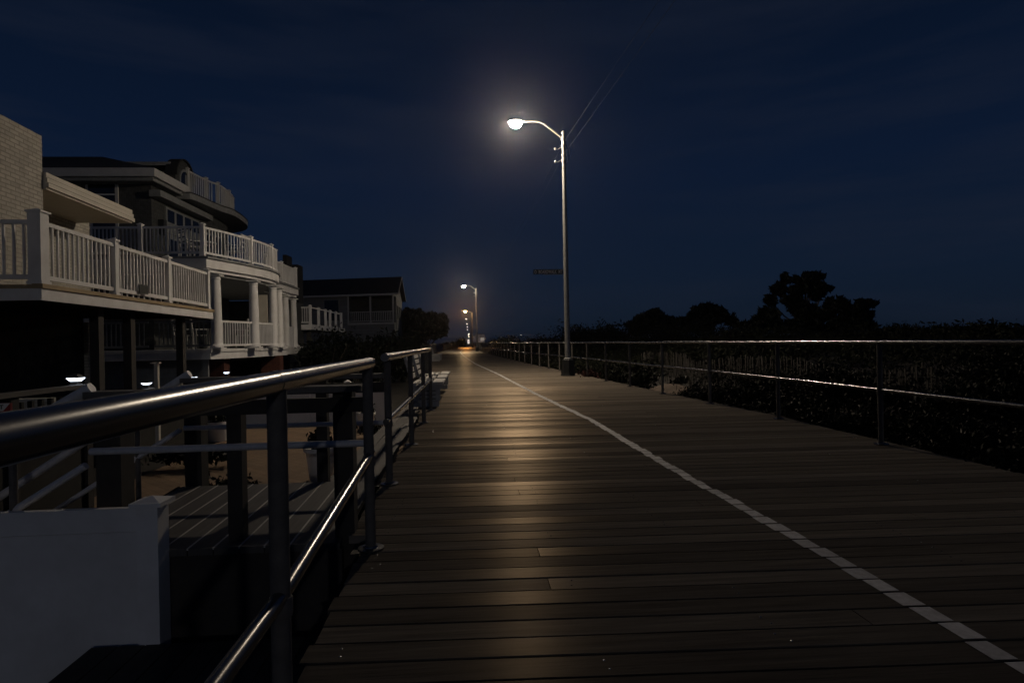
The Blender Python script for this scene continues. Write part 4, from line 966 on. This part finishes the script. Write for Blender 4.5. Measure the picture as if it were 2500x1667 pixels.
# dense undergrowth that nobody could count
ug = MB(); rn = random.Random(77)
for i in range(1150):
    yv = 3.2 + (rn.random() ** 1.3) * 62; xv = shift(yv) + (4.62 + rn.random() * .5 if i % 3 == 0 else 4.9 + rn.random() ** 1.1 * 13)
    a = xv - shift(yv)
    if 12.4 < yv < 14.9 and a < 5.3: continue
    z = dz_at(xv, yv); hgt = (.35 + .25 * rn.random() + min(1.0, (a - 4.9) * .15)) * (1 + .5 * noise.noise(Vector((xv * .3, yv * .3, 9))))
    hgt = min(hgt, max(.2, (1.13 + yv * .012 - z) * .82))
    if yv > 24: hgt *= .8
    r = rn.uniform(.3, .45) if i % 3 == 0 else rn.uniform(.45, .95); hgt = min(hgt, .5) if i % 3 == 0 else hgt; nl = int(330 if yv < 14 else 110)
    ug.leaves((xv, yv, z + hgt * .5), (r, r, hgt * .55), nl, .033 if yv < 14 else .07, .15, seed=i)
ug.build('dune_undergrowth', M['leaf2'], kind='stuff')
gr = MB()
for i in range(1200):
    yv = 3.0 + rn.random() ** 1.4 * 40; xv = shift(yv) + 4.45 + rn.random() ** 1.6 * 5; z = dz_at(xv, yv)
    if rn.random() < .5: z -= .02
    a = rn.random() * 6.28; h = rn.uniform(.12, .5); d = Vector((cos(a), sin(a), 0)); s_ = d.cross(Z) * .006; tip = Vector((xv, yv, z)) + d * h * rn.uniform(.2, .9) + Vector((0, 0, h))
    p0 = Vector((xv, yv, z - .03)); mid = p0 + d * h * .2 + Vector((0, 0, h * .7))
    gr.add([p0 - s_, p0 + s_, mid + s_ * .8, mid - s_ * .8, tip], [(0, 1, 2, 3), (3, 2, 4)], rn.random())
gr.build('dune_grass', M['leaf2'], kind='stuff')
# sand bank by the railing
sb = MB(); n = 26
for j in range(n):
    for i in range(n):
        xx = 4.06 + i * .06; yv = 12.0 + j * .13; rr = max(0, 1 - ((xx - 4.6) / .62) ** 2 - ((yv - 13.6) / 1.35) ** 2)
        sb.v.append(Vector((xx, yv, -.32 + .40 * rr ** .6 + .03 * noise.noise(Vector((xx * 6, yv * 6, 0))))))
for j in range(n - 1):
    for i in range(n - 1): a = j * n + i; sb.f.append([a, a + 1, a + n + 1, a + n]); sb.t.append(.5)
sb.build('sand_bank', M['sand'], smooth=True, kind='structure')
# slatted sand fence
t = thing('sand_fence', (6.4, 8, -.2), 'wired slat sand fence in the undergrowth beyond the right railing', 'fence')
mb = MB(); run = [(5.9, 20.5), (6.0, 17.5), (5.7, 15.2), (6.2, 12.6), (6.6, 10.6), (6.9, 8.4)]
for (a_, b_) in zip(run, run[1:]):
    L_ = math.dist(a_, b_); n = int(L_ / .085)
    for i in range(n):
        u_ = i / n; x = a_[0] + (b_[0] - a_[0]) * u_ + rn.uniform(-.02, .02); y = a_[1] + (b_[1] - a_[1]) * u_; z = dz_at(x, y)
        mb.bar((x, y, z - .05), (x + rn.uniform(-.03, .03), y + rn.uniform(-.02, .02), z + .72 + rn.uniform(-.05, .05)), .034, .009, up=Vector((1, 0, 0)), tone=rn.random())
sl = mb.build('slats', M['fencepale'], t)
mb = MB()
for hgt in (.2, .55): mb.tube([(a[0], a[1], dz_at(*a) + hgt) for a in run], .003, 5)
mb.build('wire', M['black'], t)
# red flowering plant by the lamp foot
c = W(1425, 915, Y=19.0)
tt = bush('flowering_plant', (c.x + .1, 18.6, .02), (.45, .5, .22), 700, .04, M['petal'], 'low dark red flowering plant at the right of the lamp post foot', 'plant', seed=51)
# rough shrubs at the deck edge near the frame, each a thing
k = 0
SH = [((5.6, 6.4), (.8, .9, .62), 'bushy shrub behind the right railing, between the two nearest railing posts'), ((6.0, 4.6), (1.0, .9, .72), 'wide shrub pressing against the railing at the right edge of the picture'),
      ((5.6, 8.6), (.8, .9, .55), 'shrub behind the second post of the right railing'), ((5.9, 10.4), (.9, .9, .58), 'shrub in front of the slat sand fence, right of the sand bank'), ((7.4, 7.6), (1.2, 1.1, .85), 'taller shrub set back behind the nearest shrubs on the dune')]
for (xy, rad, lab) in SH:
    k += 1; z = dz_at(*xy); rad = (rad[0], rad[1], rad[2] * .78); bush('dune_shrub', (xy[0], xy[1], z + rad[2] * .8), rad, 6500, .032, M['leaf2'], lab, 'shrub', 'dune shrubs behind the right railing', seed=60 + k, lobes=8)
# trees against the sky
Y = 34.0
def tl(spec, Y_, base): return [lob(px, py, rx, ry, base, Y_) for (px, py, rx, ry) in spec]
b_ = W(1965, 810, Y=Y); base = (b_.x, Y, -.1)
tree(base, 5.0, 1, 1000, .12, 'tall ragged pine on the dune, standing highest against the sky on the right', tl([(1985, 685, 42, 26), (2010, 700, 28, 18), (1920, 678, 18, 15), (1945, 685, 18, 14), (1900, 703, 26, 20), (1950, 715, 35, 22), (2005, 722, 30, 14), (1885, 735, 22, 22), (1945, 750, 42, 26), (1870, 765, 42, 34), (1990, 765, 50, 30), (1930, 790, 90, 26), (1860, 800, 70, 24), (1935, 735, 34, 28), (2010, 800, 60, 24), (1965, 700, 40, 26), (1960, 760, 50, 28), (1915, 700, 26, 20), (2025, 745, 26, 22)], Y, base), 71, group='trees on the dune skyline')
b_ = W(2080, 810, Y=33); base = (b_.x, 33.0, -.1)
tree(base, 3.6, 1, 1000, .12, 'lower spreading tree joined to the right side of the tall pine', tl([(2050, 748, 34, 20), (2095, 748, 38, 20), (2020, 765, 30, 22), (2120, 775, 24, 24), (2075, 785, 60, 22), (2090, 800, 70, 22), (2060, 768, 44, 20)], 33, base), 72, group='trees on the dune skyline')
b_ = W(1735, 810, Y=42); base = (b_.x, 42.0, -.1)
tree(base, 3.4, 1, 1100, .13, 'rounded dark tree between the lamp post and the tall pine', tl([(1725, 757, 42, 20), (1745, 765, 45, 24), (1690, 775, 40, 20), (1775, 782, 26, 20), (1735, 792, 70, 22), (1730, 775, 52, 16)], 42, base), 73, group='trees on the dune skyline')
b_ = W(1590, 815, Y=46); base = (b_.x, 46.0, -.1)
tree(base, 3.0, 1, 1100, .13, 'rounded dark tree just right of the near lamp post', tl([(1585, 770, 40, 18), (1610, 778, 38, 22), (1560, 785, 40, 18), (1640, 785, 30, 16), (1595, 800, 75, 20), (1590, 786, 50, 16)], 46, base), 74, group='trees on the dune skyline')
for (px, pt, Y, rx, lab, sd) in ((1500, 784, 48, 3.0, 'dark shrub mound directly behind the near lamp pole', 81), (1430, 786, 52, 3.0, 'dark shrub mound at the left of the near lamp pole', 82), (1365, 795, 58, 3.0, 'low dark shrub mound further left of the near lamp pole', 83),
                                 (1300, 806, 66, 3.2, 'low shrub mound with the pinprick light above it', 84), (1240, 815, 80, 3.6, 'farthest low shrub mound on the dune side', 85),
                                 (1660, 776, 40, 2.4, 'low shrub filling the dip between the two rounded trees', 86), (1815, 790, 30, 2.2, 'low shrub left of the tall pine', 87),
                                 (1925, 792, 28, 2.4, 'low shrub at the foot of the tall pine', 94), (2060, 790, 28, 2.4, 'low shrub at the foot of the spreading tree', 95), (1720, 788, 36, 3.0, 'low shrub at the foot of the rounded tree', 96), (1590, 790, 40, 3.0, 'low shrub at the foot of the tree right of the near lamp post', 97),
    (2180, 792, 26, 2.2, 'low shrub right of the pine group', 88), (2270, 786, 22, 2.4, 'low shrub on the right skyline', 89), (2375, 770, 18, 1.4, 'shrub forming the small peak on the right skyline', 90), (2460, 784, 17, 1.8, 'shrub at the right edge of the skyline', 91)):
    c = W(px, pt, Y=Y); z0 = gh(c.x, Y); hz = max(.4, (c.z - z0) / 2)
    bush('skyline_shrub', (c.x, Y, z0 + hz * .85), (rx, 1.8, hz * 1.25), 3400, .09 if Y < 45 else .14, M['leaf2'], lab, 'shrub', 'shrubs on the dune skyline', seed=sd, lobes=9)

# ---------------------------------------------------------------- benches
def bench(x, y, L_, label):
    """slatted bench seen end on: back to the railing, seat facing the walk"""
    t = thing('bench', (x, y, 0), label, 'bench', 'slatted benches along the boardwalk'); SZ = -.045
    D = .56
    for yy_ in (y, y + L_ - .1):
        e = MB(); e.box(x, x + D - .04, yy_, yy_ + .07, .10, .36); e.box(x + .0, x + D - .06, yy_ - .03, yy_ + .10, 0.002, .09)
        e.box(x - .02, x + D, yy_ - .02, yy_ + .09, .36, .385); e.build('end_frame', M['concrete'], t)
        v_ = MB()
        for i in range(3): v_.box(x + .16, x + .44, yy_ - .012, yy_ - .001, .13 + i * .07, .15 + i * .07)
        v_.build('louvre', M['post'], t)
    n = 3
    for j in range(n):
        ya = y + .0 + j * (L_ / n); yb = y + (j + 1) * (L_ / n) - .34
        s_ = MB()
        for i, (xa, xb) in enumerate(((.03, .105), (.145, .22), (.26, .335), (.385, .58))): s_.box(x + xa, x + xb, ya, yb, .388 + (.012 if i == 3 else 0), .425 + (.012 if i == 3 else 0), random.random())
        s_.build('seat_slats', M['slat'], t)
        b_ = MB()
        for i in range(4): b_.bar((x - .02 - .02 * i, ya, .52 + i * .115), (x - .02 - .02 * i, yb, .52 + i * .115), .02, .085, up=Vector((-.2, 0, 1)), tone=random.random())
        b_.build('back_slats', M['slat'], t)
        MB().bar((x + .02, ya + .03, .45), (x - .12, ya + .03, 1.0), .05, .04, up=Vector((0, 1, 0))).build('back_support', M['concrete'], t)
    return t
b_ = W(1018, 988, z=0)
bench(-1.06, 10.95, 4.3, 'grey bench with pale seat slats beside the left railing, nearest bench')
bench(-2.35, 38.0, 2.4, 'far bench on the left edge of the boardwalk, before the lit stretch')
for (yv, lb) in ((33.0, 'dark bench against the right railing, beyond the near lamp post'), (36.2, 'darker bench just beyond the first bench on the right')):
    pass
# timber post at end of the left railing
c = W(1046, 930, Y=14.4)
MB().box(c.x - .07, c.x + .07, 14.33, 14.47, -.9, 1.06).box(c.x - .085, c.x + .085, 14.315, 14.485, 1.06, 1.09).build('timber_post', M['wood'], loc=(c.x, 14.4, 0), label='square weathered timber post behind the nearest bench', cat='post')

# far picket rail pieces on the left near the bend
mb = MB(); 
t = thing('boundary_fence', (-3.8, 100, -1), 'far pale slat fence along the left of the lit boardwalk stretch', 'fence')
for i in range(26):
    y = 92 + i * 1.6; mb.box(-3.8, -3.7, y, y + .35, -.9, .85, random.random())
mb.build('slats', M['wood'], t); MB().box(-3.82, -3.78, 92, 134, .6, .7).build('rail', M['wood'], t)

# ---------------------------------------------------------------- night haze round the lamps
hz_m = bpy.data.materials.new('night_haze'); hz_m.use_nodes = True; N = hz_m.node_tree.nodes; N.clear()
o_ = N.new('ShaderNodeOutputMaterial'); pv_ = N.new('ShaderNodeVolumePrincipled')
pv_.inputs['Color'].default_value = (.85, .88, .95, 1); pv_.inputs['Density'].default_value = .0004; pv_.inputs['Anisotropy'].default_value = .92
hz_m.node_tree.links.new(pv_.outputs[0], o_.inputs['Volume'])
HAZE = MB().box(-3200, 3200, -420, 4200, -5, 16).build('haze', hz_m, kind='stuff')
